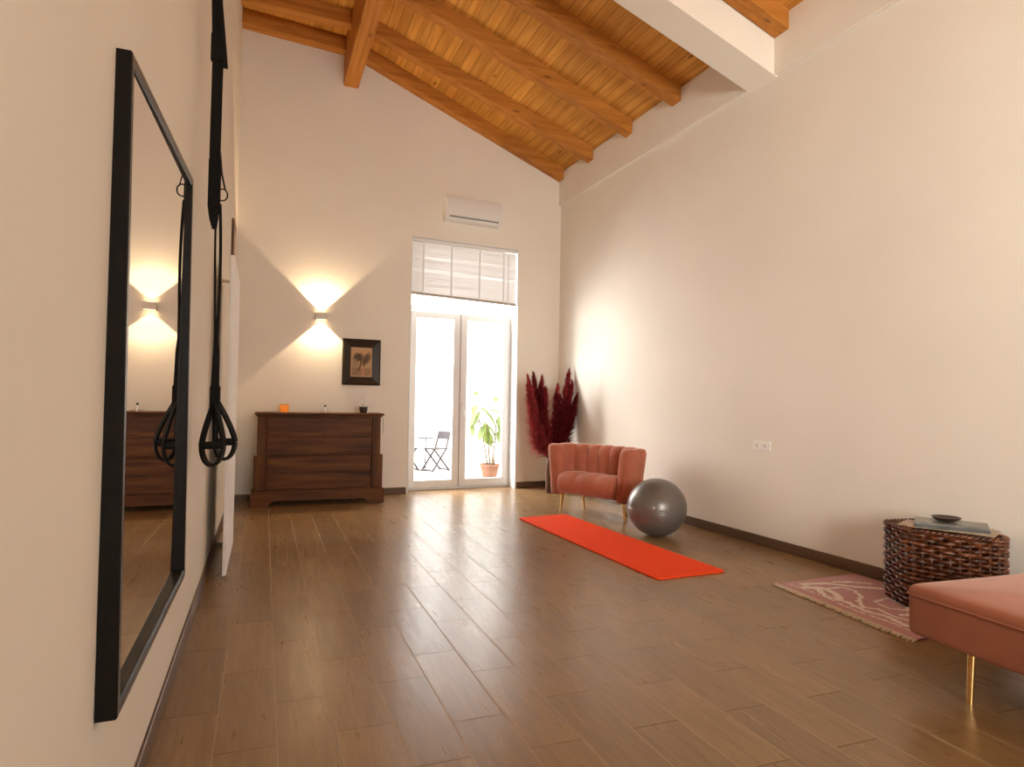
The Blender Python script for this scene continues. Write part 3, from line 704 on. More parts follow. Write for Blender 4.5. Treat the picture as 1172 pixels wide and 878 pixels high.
# ------------------------------------------------------------------ armchair
Cc = Vector((3.29, 5.92, 0)); U = Vector((0.390, -0.921, 0)); V = Vector((0.921, 0.390, 0))
def A(a, b_, z): return Cc + U * a + V * b_ + Vector((0, 0, z))
arm = thing('tub_armchair', 'terracotta velvet tub armchair with channel tufting and brass legs', 'armchair', tuple(Cc))
# U path (a,b) centre line of shell
W_, T_ = 0.420, 0.155
path = []
def addp(a, b_): path.append((a, b_))
for k in range(9): addp(-W_, -0.27 + 0.19 * k / 9)
ex, ey = W_, 0.115
for k in range(0, 41):
    q = PI - PI * k / 40
    n_ = 2.3
    c, s_ = math.cos(q), math.sin(q)
    addp(ex * math.copysign(abs(c) ** (2 / n_), c), -0.08 + ey * abs(s_) ** (2 / n_))
for k in range(9): addp(W_, -0.08 + 0.19 * (-(k + 1)) / 9)
# resample uniformly
def resample(P, n):
    d = [0]
    for p, q in zip(P, P[1:]): d.append(d[-1] + math.hypot(q[0] - p[0], q[1] - p[1]))
    out = []
    for i in range(n):
        t = d[-1] * i / (n - 1); j = 0
        while j < len(d) - 2 and d[j + 1] < t: j += 1
        f = (t - d[j]) / max(1e-9, d[j + 1] - d[j]); out.append((P[j][0] + (P[j + 1][0] - P[j][0]) * f, P[j][1] + (P[j + 1][1] - P[j][1]) * f))
    return out, d[-1]
NS = 181; path, LT = resample(path, NS); NCH = 9
bm = B(); rings = []
for i, (a, b_) in enumerate(path):
    s = i / (NS - 1)
    p, q = path[max(0, i - 1)], path[min(NS - 1, i + 1)]
    tx, ty = q[0] - p[0], q[1] - p[1]; l = math.hypot(tx, ty); tx /= l; ty /= l
    nx, ny = ty, -tx                      # normal; check points inward later
    if nx * (-a) + ny * (-0.15 - b_) < 0: nx, ny = -nx, -ny
    ph = (s * NCH) % 1.0; bul = (math.sin(PI * ph)) ** 0.55
    e = min(s, 1 - s) * LT / 0.06; endf = math.sqrt(max(0.0, 1 - (1 - min(1, e)) ** 2)); endf = 0.35 + 0.65 * endf
    ring = []
    zb, zt = 0.185, 0.705
    prof_ = [(1, 0.0), (1, 0.25), (1, 0.5), (1, 0.75), (0.97, 0.9), (0.75, 0.975), (0.3, 1.0), (-0.2, 1.0), (-0.7, 0.98), (-0.98, 0.92), (-1.05, 0.80), (-1.0, 0.6), (-0.95, 0.4), (-0.9, 0.2), (-0.85, 0.0)]
    for side, h in prof_:
        z = zb + (zt - zb) * h
        z -= (1 - bul) * 0.012 * (1 if h > 0.9 else 0) + (1 - endf) * 0.03 * (1 if h > 0.9 else 0)
        off = -side * T_ / 2 * endf          # negative => outward
        if side < 0: off += 0.022 * bul - 0.012
        elif side > 0: off -= 0.005 * bul
        flare = -0.060 * (h ** 1.3)
        o_ = off + flare
        ring.append(bm.verts.new(A(a + nx * o_, b_ + ny * o_, z)))
    rings.append(ring)
for r0, r1 in zip(rings, rings[1:]):
    for k in range(len(r0)): bm.faces.new((r0[k], r0[(k + 1) % len(r0)], r1[(k + 1) % len(r0)], r1[k]))
bm.faces.new(rings[0]); bm.faces.new(rings[-1])
obj('backrest', bm, M_velvet, arm, smooth=True)
# seat block with three channels
bm = B(); rings = []; NX = 73
for i in range(NX):
    t = i / (NX - 1); a = -0.355 + 0.71 * t
    ph = (t * 3) % 1.0; bul = (max(0.0, math.sin(PI * ph))) ** 0.5 if 0 < t < 1 else 0.0
    e = 0.012 * (1 - bul)
    prof_ = [(0.03, 0.205), (-0.26, 0.205), (-0.300, 0.225), (-0.318, 0.29), (-0.322, 0.34), (-0.305, 0.385), (-0.26, 0.415), (-0.18, 0.427), (-0.08, 0.425), (0.02, 0.415)]
    ring = []
    for b_, z in prof_:
        zz = z - (e if z > 0.3 else 0); bb_ = b_ + (e if b_ < -0.25 else 0)
        ring.append(bm.verts.new(A(a, bb_ - 0.0, zz)))
    rings.append(ring)
for r0, r1 in zip(rings, rings[1:]):
    for k in range(len(r0)): bm.faces.new((r0[k], r0[(k + 1) % len(r0)], r1[(k + 1) % len(r0)], r1[k]))
bm.faces.new(rings[0]); bm.faces.new(rings[-1])
obj('seat', bm, M_velvet, arm, auto=60)
for a, b_, sa, sb in ((-0.40, -0.16, -0.045, 0.02), (0.40, -0.18, 0.04, -0.03), (-0.27, 0.01, -0.03, 0.07), (0.24, 0.01, 0.03, 0.05)):
    bm = B(); tube(bm, [A(a, b_, 0.21), A(a + sa, b_ + sb, 0.0)], [0.019, 0.010], 14); obj('leg', bm, M_brass, arm, auto=40)

# ------------------------------------------------------------------ vase + pampas plumes
VX, VY = 3.40, 7.46
va = thing('floor_vase', 'tall slim brown floor vase in the corner behind the armchair', 'vase', (VX, VY, 0))
bm = B(); lathe(bm, [(0.0, 0.0), (0.050, 0.0), (0.058, 0.03), (0.064, 0.18), (0.068, 0.30), (0.060, 0.38), (0.046, 0.43), (0.052, 0.46), (0.046, 0.46), (0.040, 0.42), (0.0, 0.38)], (VX, VY, 0), 32); obj('vase_body', bm, M_vase, va, auto=50)
GRP = 'dried plumes in the floor vase'
def plume(tip, base, bulge, n, m, lab, wid=0.09, droop=0.05, start=0.16):
    base = Vector(base); tip = Vector(tip)
    pts = bez([base, base.lerp(tip, 0.35) + Vector(bulge), base.lerp(tip, 0.75) + Vector(bulge) * 0.6, tip], 24)
    bm = B()
    for _ in range(n):
        t = start + (1 - start) * R.random() ** 0.85
        f = t * 24; i = min(23, int(f)); p = pts[i].lerp(pts[i + 1], f - i); tg = (pts[i + 1] - pts[i]).normalized()
        q = R.uniform(0, 2 * PI); rad = Vector((math.cos(q), math.sin(q), 0)); rad = (rad - tg * rad.dot(tg)).normalized()
        tt = (t - start) / (1 - start); prof_ = 1.15 * max(0.0, 1 - tt) ** 0.75 * min(1.0, tt * 5 + 0.25) ** 0.5 + 0.07
        ln = R.uniform(0.10, 0.27) * (0.45 + 0.6 * prof_); sp = wid * prof_ * R.uniform(0.3, 1.45)
        p1 = p + tg * ln * 0.5 + rad * sp * 0.55; p2 = p + tg * ln * 0.92 + rad * sp * 1.05 - Vector((0, 0, droop * prof_ * R.random()))
        for v_ in (p1, p2): v_.x = min(v_.x, 3.752); v_.y = min(v_.y, bwy(v_.x, -0.02))
        w = R.uniform(0.0025, 0.0065); sd = tg.cross(rad).normalized()
        if R.random() < 0.5: sd = (sd + rad).normalized()
        v0 = bm.verts.new(p - sd * w); v1 = bm.verts.new(p + sd * w); v2 = bm.verts.new(p1 - sd * w); v3 = bm.verts.new(p1 + sd * w); v4 = bm.verts.new(p2)
        bm.faces.new((v0, v1, v3, v2)); bm.faces.new((v2, v3, v4))
    t_ = thing('pampas_plume', lab, 'dried plume', tuple(base), GRP)
    obj('plume_head', bm, m, t_)
    bm = B(); tube(bm, pts, [0.004 - 0.003 * i / 24 for i in range(25)], 5); obj('stem', bm, M_stem, t_)
b0 = (VX, VY, 0.53)
LB, RB = 'dusky red dried plume leaning left over the vase', 'dark burgundy dried plume rising behind the armchair'
left = [((3.07, 7.42, 1.40), 1), ((3.17, 7.50, 1.44), 2), ((3.29, 7.52, 1.40), 0), ((3.10, 7.38, 1.22), 1), ((3.12, 7.44, 1.05), 1), ((3.33, 7.50, 1.26), 0), ((3.20, 7.36, 1.30), 2), ((3.13, 7.34, 0.88), 1), ((3.22, 7.36, 0.76), 1), ((3.06, 7.40, 1.28), 1)]
right = [((3.685, 7.56, 1.50), 0), ((3.50, 7.54, 1.22), 2), ((3.70, 7.50, 1.36), 0), ((3.71, 7.40, 1.18), 2), ((3.62, 7.50, 1.32), 0), ((3.68, 7.38, 1.04), 2), ((3.58, 7.42, 1.12), 2), ((3.55, 7.60, 1.30), 1)]
for i, (t, k) in enumerate(left): plume(t, (VX - 0.015 + 0.01 * (i % 3 - 1), VY + 0.01 * (i % 2), 0.40), (-0.035 - 0.012 * (i % 3), -0.01, -0.02), 1000, M_plume[k], LB, 0.115, 0.12)
for i, (t, k) in enumerate(right): plume(t, (VX + 0.015 + 0.008 * (i % 3 - 1), VY + 0.01 * (i % 2), 0.40), (0.03, -0.01, -0.03), 1050, M_plume[k], RB, 0.115, 0.10, 0.12)

# ------------------------------------------------------------------ exercise ball
BR = 0.256
bm = B(); bmesh.ops.create_uvsphere(bm, u_segments=64, v_segments=40, radius=BR)
for v in bm.verts:
    v.co.z *= 0.975
    if v.co.z < -BR * 0.955: v.co.z = -BR * 0.955
    v.co += Vector((3.225, 4.83, BR * 0.955))
bl_ = obj('exercise_ball', bm, M_ball, smooth=True); tag(bl_, 'grey rubber exercise ball on the floor beside the armchair', 'exercise ball')
bl_['label'] = 'shiny grey exercise ball on the floor beside the armchair'
bm = B(); lathe(bm, [(0.0, 0.0), (0.012, 0.0), (0.012, 0.003), (0.007, 0.005), (0.0, 0.005)], (0, 0, 0), 16)
n = Vector((-0.62, -0.76, 0.12)).normalized(); rot = n.to_track_quat('Z', 'Y').to_matrix().to_4x4()
bm.transform(Matrix.Translation(Vector((3.225, 4.83, BR * 0.955)) + n * (BR - 0.001)) @ rot)
obj('valve_plug', bm, simple('valve_plastic', (0.55, 0.5, 0.45), 0.4), bl_)

# ------------------------------------------------------------------ yoga mat
bm = B()
q = [(2.347, 5.893), (2.885, 5.945), (2.985, 3.630), (2.414, 3.604)]
def roundpoly(P, r, n=6):
    out = []
    for i in range(len(P)):
        p0, p, p1 = Vector(P[i - 1]), Vector(P[i]), Vector(P[(i + 1) % len(P)])
        a_ = p + (p0 - p).normalized() * r; c_ = p + (p1 - p).normalized() * r
        for k in range(n + 1):
            t = k / n; out.append(tuple((a_.lerp(p, t)).lerp(p.lerp(c_, t), t)))
    return out
rp = roundpoly(q, 0.04)
prism(bm, rp, lambda x, y: (x, y, 0.001), lambda x, y: (x, y, 0.013)); bmesh.ops.recalc_face_normals(bm, faces=bm.faces[:]); bev(bm, 0.003, 2, 60)
ym = obj('yoga_mat', bm, M_mat); tag(ym, 'bright orange red yoga mat rolled out flat on the floor', 'yoga mat')

# ------------------------------------------------------------------ wall outlet
ou = thing('wall_outlet', 'white double socket plate low on the right wall', 'outlet', (rwx(4.23), 4.23, 0.775))
MO = Matrix.Translation((rwx(4.235), 4.235, 0.815)) @ Matrix.Rotation(math.atan(AR), 4, 'Z')
bm = B(); box(bm, -0.009, 0.0, -0.10, 0.10, -0.04, 0.04, MO); bmesh.ops.recalc_face_normals(bm, faces=bm.faces[:]); bev(bm, 0.003, 2); obj('cover_plate', bm, M_outlet, ou)
for cy in (0.045, -0.04):
    bm = B(); box(bm, -0.0115, -0.008, cy - 0.026, cy + 0.026, -0.022, 0.022, MO); bmesh.ops.recalc_face_normals(bm, faces=bm.faces[:]); bev(bm, 0.001, 1)
    s_ = obj('socket', bm, M_outlet, ou)
    bm = B()
    for dz in (-0.01, 0.0, 0.01): 
        tube(bm, [MO @ Vector((-0.0125, cy, dz)), MO @ Vector((-0.0100, cy, dz))], 0.004, 8)
    obj('pin_hole', bm, M_dark, s_)

# ------------------------------------------------------------------ rug
RQ = [(3.02, 2.28), (3.77, 2.24), (3.80, 3.30), (3.10, 3.285)]
def rp_(u, v, z=0.0):
    a_ = Vector(RQ[0]).lerp(Vector(RQ[1]), u); c_ = Vector(RQ[3]).lerp(Vector(RQ[2]), u); p = a_.lerp(c_, v); return (p.x, p.y, z)
rug = thing('kilim_rug', 'small pink rug with cream line pattern under the wicker basket', 'rug', (3.4, 2.78, 0))
polys = [  # (u across 0..1 from fringe, v along) cream motifs
    ([(0.20, 0.93), (0.22, 0.80), (0.14, 0.68), (0.20, 0.55), (0.17, 0.42), (0.22, 0.30), (0.17, 0.18), (0.21, 0.05)], 0.020),
    ([(0.14, 0.86), (0.30, 0.82), (0.28, 0.70), (0.20, 0.62)], 0.026),
    ([(0.22, 0.93), (0.45, 0.90), (0.60, 0.78), (0.80, 0.70), (0.95, 0.62)], 0.020),
    ([(0.30, 0.80), (0.48, 0.80), (0.52, 0.72), (0.44, 0.62), (0.30, 0.55), (0.24, 0.48)], 0.014),
    ([(0.10, 0.95), (0.12, 0.70), (0.10, 0.45), (0.13, 0.20), (0.10, 0.04)], 0.007), ([(0.16, 0.50), (0.30, 0.42), (0.27, 0.28), (0.35, 0.14), (0.30, 0.04)], 0.012), ([(0.42, 0.52), (0.62, 0.55), (0.60, 0.42), (0.50, 0.34), (0.40, 0.40), (0.42, 0.52)], 0.010),
    ([(0.35, 0.30), (0.55, 0.25), (0.75, 0.32), (0.90, 0.25)], 0.018), ([(0.55, 0.90), (0.70, 0.86), (0.85, 0.80)], 0.015),
]
def segd(px, py, a_, b_):
    dx, dy = b_[0] - a_[0], b_[1] - a_[1]; t = max(0, min(1, ((px - a_[0]) * dx + (py - a_[1]) * dy) / (dx * dx + dy * dy)))
    return math.hypot(px - a_[0] - dx * t, py - a_[1] - dy * t)
def rugcol(u, v):
    n = math.sin(u * 61 + 3 * math.sin(v * 31)) * math.sin(v * 83 + 2 * math.sin(u * 27)) * 0.007
    best = 9
    for P, w in polys:
        for a_, b_ in zip(P, P[1:]): best = min(best, (segd(u, v, a_, b_) + n) / w)
    j = 0.92 + 0.12 * math.sin(v * 220) * 0.5 + R.uniform(-.03, .03)
    if best < 1.1: c = (0.72, 0.58, 0.44)
    elif best < 1.3: c = (0.37, 0.12, 0.10)
    else: c = (0.43, 0.150, 0.125)
    return tuple(x * j for x in c)
M_rug = attr_mat('woven_rug', 0.95, 0.3, bump=0.4)
def rugz(u, v): return 0.0095 + 0.0025 * math.sin(v * 9 + u * 5) * math.sin(u * 7)
grid_colored('woven_field', 100, 130, lambda u, v: rp_(u, v, rugz(u, v)), rugcol, M_rug, rug)
bm = B(); hexa(bm, [rp_(0, 0, .001), rp_(1, 0, .001), rp_(1, 1, .001), rp_(0, 1, .001), rp_(0, 0, .005), rp_(1, 0, .005), rp_(1, 1, .005), rp_(0, 1, .005)]); obj('backing', bm, simple('rug_backing', (0.30, 0.10, 0.08), 0.95), rug)
bm = B(); NF = 150
for i in range(NF):
    v = -0.005 + 1.01 * i / (NF - 1); p = Vector(rp_(0.004, v, 0.008)); 
    q_ = p + Vector((-0.040 + R.uniform(-.010, .008), R.uniform(-.012, .012), -0.004))
    tube(bm, [p, p.lerp(q_, 0.5) + Vector((0, 0, 0.003)), q_], [0.0042, 0.005, 0.003], 5)
fo = obj('fringe', bm, simple('cream_cotton', (0.60, 0.50, 0.38), 0.95), rug); fo['kind'] = 'stuff'

# ------------------------------------------------------------------ wicker basket table
bq = roundpoly([(3.565, 2.90), (3.455, 2.66), (3.54, 2.44), (3.675, 2.28), (3.79, 2.32), (3.825, 2.88)], 0.05, 5)
bp_, BL = resample([*bq, bq[0]], 289); bp_ = bp_[:-1]; NBP = len(bp_)
cx_ = sum(p[0] for p in bp_) / NBP; cy_ = sum(p[1] for p in bp_) / NBP
ba = thing('wicker_basket', 'dark brown wicker basket table with magazines on top', 'basket', (cx_, cy_, 0.012))
def boff(i, d):
    p, q_ = bp_[(i - 1) % NBP], bp_[(i + 1) % NBP]; tx, ty = q_[0] - p[0], q_[1] - p[1]; l = math.hypot(tx, ty); nx, ny = ty / l, -tx / l
    if nx * (bp_[i][0] - cx_) + ny * (bp_[i][1] - cy_) < 0: nx, ny = -nx, -ny
    return bp_[i][0] + nx * d, bp_[i][1] + ny * d
Z0, Z1, NR = 0.022, 0.440, 17; NSTK = 36
bm = B()
for r_ in range(NR):
    z = Z0 + (Z1 - Z0) * (r_ + 0.5) / NR; pts = []
    for i in range(NBP):
        ph = PI * (i / NBP * NSTK + (r_ % 2)); x, y = boff(i, 0.008 * math.cos(ph) - 0.004); pts.append((x, y, z + 0.002 * math.sin(i * 0.3 + r_ * 2)))
    tube(bm, pts, 0.0118, 7, closed=True)
obj('woven_side', bm, M_wicker, ba, smooth=True)
bm = B()
for k in range(NSTK):
    i = int(k * NBP / NSTK + NBP / NSTK / 2) % NBP; x, y = boff(i, -0.004); tube(bm, [(x, y, 0.012), (x, y, 0.452)], 0.009, 7)
o = obj('stakes', bm, M_wicker, ba, smooth=True)
bm = B()
for ph0, d in ((0, 0.0), (PI * 2 / 3, 0.0), (PI * 4 / 3, 0)):
    pts = []
    for i in range(NBP):
        a_ = 2 * PI * i / NBP * 40 / 3 * 1.0; a_ = 2 * PI * round(NSTK / 2) * i / NBP + ph0; x, y = boff(i, 0.010 * math.cos(a_) - 0.004); pts.append((x, y, 0.447 + 0.008 * math.sin(a_)))
    tube(bm, pts, 0.009, 7, closed=True)
obj('braided_rim', bm, M_wicker, ba, smooth=True)
bm = B(); inn = [boff(i, -0.012) for i in range(0, NBP, 4)]
prism(bm, inn, lambda x, y: (x, y, 0.425), lambda x, y: (x, y, 0.445))
for k in range(15):
    yy = 2.30 + 0.56 * (k + 0.5) / 15
    xs = []
    n_ = len(inn)
    for i in range(n_):
        (x0, y0), (x1, y1) = inn[i], inn[(i + 1) % n_]
        if (y0 - yy) * (y1 - yy) < 0: xs.append(x0 + (x1 - x0) * (yy - y0) / (y1 - y0))
    if len(xs) >= 2:
        xa, xb = min(xs) + 0.01, max(xs) - 0.01; N_ = 20
        tube(bm, [(xa + (xb - xa) * j / N_, yy, 0.447 + 0.004 * math.cos(PI * (j * 0.5 + k))) for j in range(N_ + 1)], 0.009, 6)
obj('woven_lid', bm, M_wicker, ba, auto=50)
bm = B(); prism(bm, inn, lambda x, y: (x, y, 0.0125), lambda x, y: (x, y, 0.022)); obj('base', bm, M_wicker, ba)

# magazines and bowl on the basket
ZB = 0.463
M_page = simple('magazine_pages', (0.55, 0.47, 0.38), 0.8, var=0.1, scale=300)
def book(name, lab, cat, cxy, ang, w, l, th, z, cov, group=None, pages=M_page):
    t = thing(name, lab, cat, (*cxy, z), group)
    Mx = Matrix.Translation((*cxy, z)) @ Matrix.Rotation(ang, 4, 'Z')
    bm = B(); box(bm, -w / 2 + 0.003, w / 2 - 0.003, -l / 2 + 0.003, l / 2 - 0.003, 0.0015, th - 0.0015, Mx); obj('page_block', bm, pages, t)
    bm = B(); box(bm, -w / 2, w / 2, -l / 2, l / 2, 0, 0.0015, Mx); box(bm, -w / 2, w / 2, -l / 2, l / 2, th - 0.0015, th, Mx); box(bm, -w / 2 - 0.001, -w / 2 + 0.002, -l / 2, l / 2, 0, th, Mx); obj('cover', bm, cov, t)
M_c1 = simple('beige_cover', (0.42, 0.30, 0.20), 0.35, var=0.2, scale=12); M_c2 = simple('grey_green_cover', (0.20, 0.20, 0.175), 0.25, var=0.3, scale=9); M_c3 = simple('slate_cover', (0.12, 0.13, 0.125), 0.2, var=0.4, scale=7)
book('magazine', 'beige magazine at the bottom of the stack on the basket', 'magazine', (3.665, 2.565), math.radians(24), 0.22, 0.46, 0.008, ZB, M_c1, 'magazines on the basket')
book('magazine', 'tan magazine poking out under the grey one on the basket', 'magazine', (3.63, 2.53), math.radians(33), 0.20, 0.40, 0.008, ZB + 0.008, M_c1, 'magazines on the basket')
book('magazine', 'thick dark grey magazine, middle of the stack on the basket', 'magazine', (3.625, 2.52), math.radians(38), 0.20, 0.34, 0.016, ZB + 0.016, M_c3, 'magazines on the basket')
book('magazine', 'glossy grey magazine on top of the stack, under the bowl', 'magazine', (3.635, 2.53), math.radians(36), 0.20, 0.345, 0.012, ZB + 0.032, M_c2, 'magazines on the basket')
bw_ = obj('bowl', (lambda b_: (lathe(b_, [(0.0, 0.0), (0.035, 0.0), (0.060, 0.010), (0.075, 0.024), (0.072, 0.025), (0.055, 0.014), (0.0, 0.008)], (3.64, 2.56, ZB + 0.0443), 32), b_)[1])(B()), simple('dark_brown_wood_bowl', (0.045, 0.022, 0.014), 0.35), auto=50)
tag(bw_, 'shallow dark brown bowl resting on the magazines', 'bowl')

# ------------------------------------------------------------------ sofa (chaise end)
so = thing('chaise_sofa', 'terracotta velvet chaise sofa on brass legs, cut by the right edge', 'sofa', (3.0, 1.2, 0))
def sofabox(x0, x1, y0, y1, z0, z1, r, seg, zc=None, k=0.0):
    P = []
    for z in (z0, z1):
        P += [(x0 - k * 0, y0, z), (x1, y0, z), (x1, y1, z), (x0, y1, z)]
    bm = B(); hexa(bm, P); bmesh.ops.recalc_face_normals(bm, faces=bm.faces[:])
    ve = [e for e in bm.edges if abs((e.verts[0].co - e.verts[1].co).z) > 0.05]
    bmesh.ops.bevel(bm, geom=ve, offset=0.05, segments=6, affect='EDGES', profile=0.5)
    return bm
def rounded(x0, x1, y0, y1, z0, z1, rc, rt, rb, crown=0.0):
    """rounded slab: plan radius rc, top edge radius rt, bottom edge rb, with a soft crown"""
    bm = B(); base = roundpoly([(x0, y0), (x1, y0), (x1, y1), (x0, y1)], rc, 8)
    cx, cy = (x0 + x1) / 2, (y0 + y1) / 2
    lev = [(z0, rb)] + [(z0 + rb * (1 - math.cos(q)), rb * (1 - math.sin(q))) for q in (0.5, 1.0, PI / 2)] + [(z1 - rt * (1 - math.sin(q)), rt * (1 - math.cos(q))) for q in (0.0, 0.35, 0.7, 1.05, 1.35)]
    for t in (0.15, 0.35, 0.65, 1.0): lev.append((z1 + crown * math.sin(PI / 2 * t), rt + t * 0.30))
    rings = []
    for z, ins in lev:
        rings.append([bm.verts.new((px + (1 if px < cx else -1) * min(ins, abs(cx - px) * 0.98), py + (1 if py < cy else -1) * min(ins, abs(cy - py) * 0.98), z)) for px, py in base])
    for a_, c_ in zip(rings, rings[1:]):
        for k in range(len(a_)): bm.faces.new((a_[k], a_[(k + 1) % len(a_)], c_[(k + 1) % len(a_)], c_[k]))
    bm.faces.new(rings[0]); bm.faces.new(rings[-1]); return bm
SK = Matrix(((1, 0.10, 0, 0), (0, 1, 0, 0), (0, 0, 1, 0), (0, 0, 0, 1)))   # plan turned slightly, built below
RS = Matrix.Translation((2.575, 1.99, 0)) @ Matrix.Rotation(-math.radians(3.0), 4, 'Z') @ Matrix.Translation((-2.575, -1.99, 0))
bm = rounded(2.575, 3.50, 0.15, 1.99, 0.195, 0.372, 0.045, 0.012, 0.02); bm.transform(RS); obj('base', bm, M_sofa, so, auto=60)
bm = rounded(2.570, 3.50, 0.15, 1.992, 0.352, 0.402, 0.05, 0.030, 0.012, 0.014); bm.transform(RS); obj('seat_cushion', bm, M_sofa, so, auto=60)
bm = B(); pr_ = roundpoly([(2.5695, 0.15), (3.50, 0.15), (3.50, 1.9935), (2.5695, 1.9935)], 0.05, 8); tube(bm, [RS @ Vector((x, y, 0.362)) for x, y in pr_], 0.0045, 6, closed=True); obj('piping', bm, M_sofa, so, smooth=True)
for x, y in ((2.60, 1.735), (2.50, 0.32), (3.38, 1.78), (3.30, 0.32)):
    bm = B(); tube(bm, [(x + 0.014, y, 0.20), (x, y, 0.0)], [0.0155, 0.0125], 18); obj('leg', bm, M_brass, so, auto=40)

# ------------------------------------------------------------------ patio outside the door
bm = B(); box(bm, -0.5, 6.0, 8.40, 12.0, -0.08, -0.01); struct('ground', bm, M_pfloor)
bm = B(); hexa(bm, [(-0.5, 11.35, -0.01), (6.2, 10.75, -0.01), (6.2, 10.95, -0.01), (-0.5, 11.55, -0.01), (-0.5, 11.35, 3.2), (6.2, 10.75, 3.2), (6.2, 10.95, 3.2), (-0.5, 11.55, 3.2)])
o = struct('wall_patio', bm, M_patio)
bm = B(); box(bm, 4.5, 4.7, 8.35, 10.9, -0.01, 3.2); struct('wall_patio_side', bm, M_patio)
def folding_chair(cx, cy, ang, lab, sc=1.0):
    t = thing('folding_chair', lab, 'chair', (cx, cy, -0.01), 'folding chairs on the patio')
    Mx = Matrix.Translation((cx, cy, -0.01)) @ Matrix.Rotation(ang, 4, 'Z') @ Matrix.Scale(sc, 4)
    f = lambda x, y, z: Mx @ Vector((x, y, z))
    w = 0.19
    bm = B()
    for s in (-w, w):
        tube(bm, [f(0.22, s, 0.0), f(-0.10, s, 0.44), f(-0.20, s, 0.80)], 0.015, 8)
    obj('back_leg_frame', bm, M_pchair, t)
    bm = B()
    for s in (-w + .025, w - .025): tube(bm, [f(-0.22, s, 0.0), f(0.17, s, 0.45)], 0.015, 8)
    obj('front_leg_frame', bm, M_pchair, t)
    for x in (0.22, -0.22):
        bm = B(); tube(bm, [f(x, -w, 0.02), f(x, w, 0.02)], 0.009, 8); obj('stretcher', bm, M_pchair, t)
    bm = B(); box(bm, -0.19, 0.20, -w, w, 0.44, 0.46, Mx); bmesh.ops.recalc_face_normals(bm, faces=bm.faces[:]); bev(bm, 0.008, 2); obj('seat', bm, M_pchair, t)
    bm = B()
    P = [];
    for z, x in ((0.64, -0.155), (0.80, -0.20)):
        pass
    hexa(bm, [f(-0.150, -w, 0.64), f(-0.150, w, 0.64), f(-0.168, w, 0.64), f(-0.168, -w, 0.64), f(-0.193, -w, 0.80), f(-0.193, w, 0.80), f(-0.211, w, 0.80), f(-0.211, -w, 0.80)])
    bmesh.ops.recalc_face_normals(bm, faces=bm.faces[:]); bev(bm, 0.006, 2); obj('backrest', bm, M_pchair, t)
folding_chair(2.66, 10.35, math.radians(200), 'grey folding patio chair seen through the left door leaf, nearest the plant', 0.80)
folding_chair(2.17, 10.5, math.radians(20), 'grey folding patio chair partly hidden behind the left door frame', 0.80)
tb = thing('bistro_table', 'small grey bistro table between the patio folding chairs', 'table', (2.50, 10.40, -0.01))
bm = B(); lathe(bm, [(0.0, 0.0), (0.13, 0.0), (0.13, 0.012), (0.0, 0.012)], (2.49, 10.4, 0.515), 28); obj('table_top', bm, M_pchair, tb)
bm = B(); tube(bm, [(2.49, 10.4, 0.515), (2.49, 10.4, 0.02)], 0.010, 8); obj('table_leg', bm, M_pchair, tb)
bm = B(); lathe(bm, [(0.0, 0.0), (0.09, 0.0), (0.09, 0.012), (0.02, 0.02), (0, .02)], (2.49, 10.4, -0.01), 20); obj('table_foot', bm, M_pchair, tb)

PXc, PYc = 3.225, 9.3
pl = thing('potted_plant', 'leafy green plant in a terracotta pot outside the right door leaf', 'plant', (PXc, PYc, -0.01))
bm = B(); lathe(bm, [(0.0, 0.0), (0.105, 0.0), (0.140, 0.16), (0.152, 0.165), (0.158, 0.20), (0.145, 0.20), (0.135, 0.17), (0.0, 0.17)], (PXc, PYc, -0.01), 32); obj('pot', bm, M_terra, pl, auto=40)
bm = B(); lathe(bm, [(0.0, 0.178), (0.137, 0.172), (0.137, 0.165), (0.0, 0.165)], (PXc, PYc, -0.01), 24); obj('soil', bm, M_soil, pl)
def leafm(p, d, ln, wd, curl=0.25):
    d = Vector(d).normalized(); sd = d.cross(Vector((0, 0, 1)));
    if sd.length < 0.1: sd = Vector((1, 0, 0))
    sd.normalize(); sd = (sd + Vector((0.0, 0.0, R.uniform(-0.5, 0.5)))).normalized(); up = sd.cross(d)
    bm = B(); prev = None; N_ = 8
    for i in range(N_ + 1):
        t = i / N_; w = wd * math.sin(PI * min(1, t * 0.97 + 0.015)) ** 0.8 * (1 - 0.25 * t); c = Vector(p) + d * ln * t - up * 0 - Vector((0, 0, curl * ln * t * t))
        q_ = [bm.verts.new(c - sd * w + up * w * 0.25), bm.verts.new(c), bm.verts.new(c + sd * w + up * w * 0.25)]
        if prev: bm.faces.new((prev[0], q_[0], q_[1], prev[1])); bm.faces.new((prev[1], q_[1], q_[2], prev[2]))
        prev = q_
    obj('leaf', bm, M_leaf, pl, smooth=True)
stems = [[(3.19, 9.3, 0.16), (3.147, 9.3, 0.45), (3.06, 9.3, 0.85), (2.97, 9.3, 1.08), (3.01, 9.3, 1.22)],
         [(3.225, 9.3, 0.16), (3.21, 9.3, 0.45), (3.15, 9.28, 0.75), (3.17, 9.3, 1.0)],
         [(3.26, 9.3, 0.16), (3.30, 9.3, 0.5), (3.35, 9.32, 0.85), (3.31, 9.3, 1.12)], [(3.06, 9.3, 0.85), (2.95, 9.3, 0.80), (2.92, 9.3, 0.70)]]
for s_ in stems:
    bm = B(); tube(bm, bez(s_, 14), [0.014 - 0.009 * i / 14 for i in range(15)], 8); obj('stem', bm, M_branch, pl, smooth=True)
bm = B(); lathe(bm, [(0.0, 0.0), (0.022, 0.0), (0.03, 0.08), (0.016, 0.14), (0, 0.15)], (3.27, 9.28, 0.16), 12); obj('stem_base', bm, M_branch, pl, smooth=True)
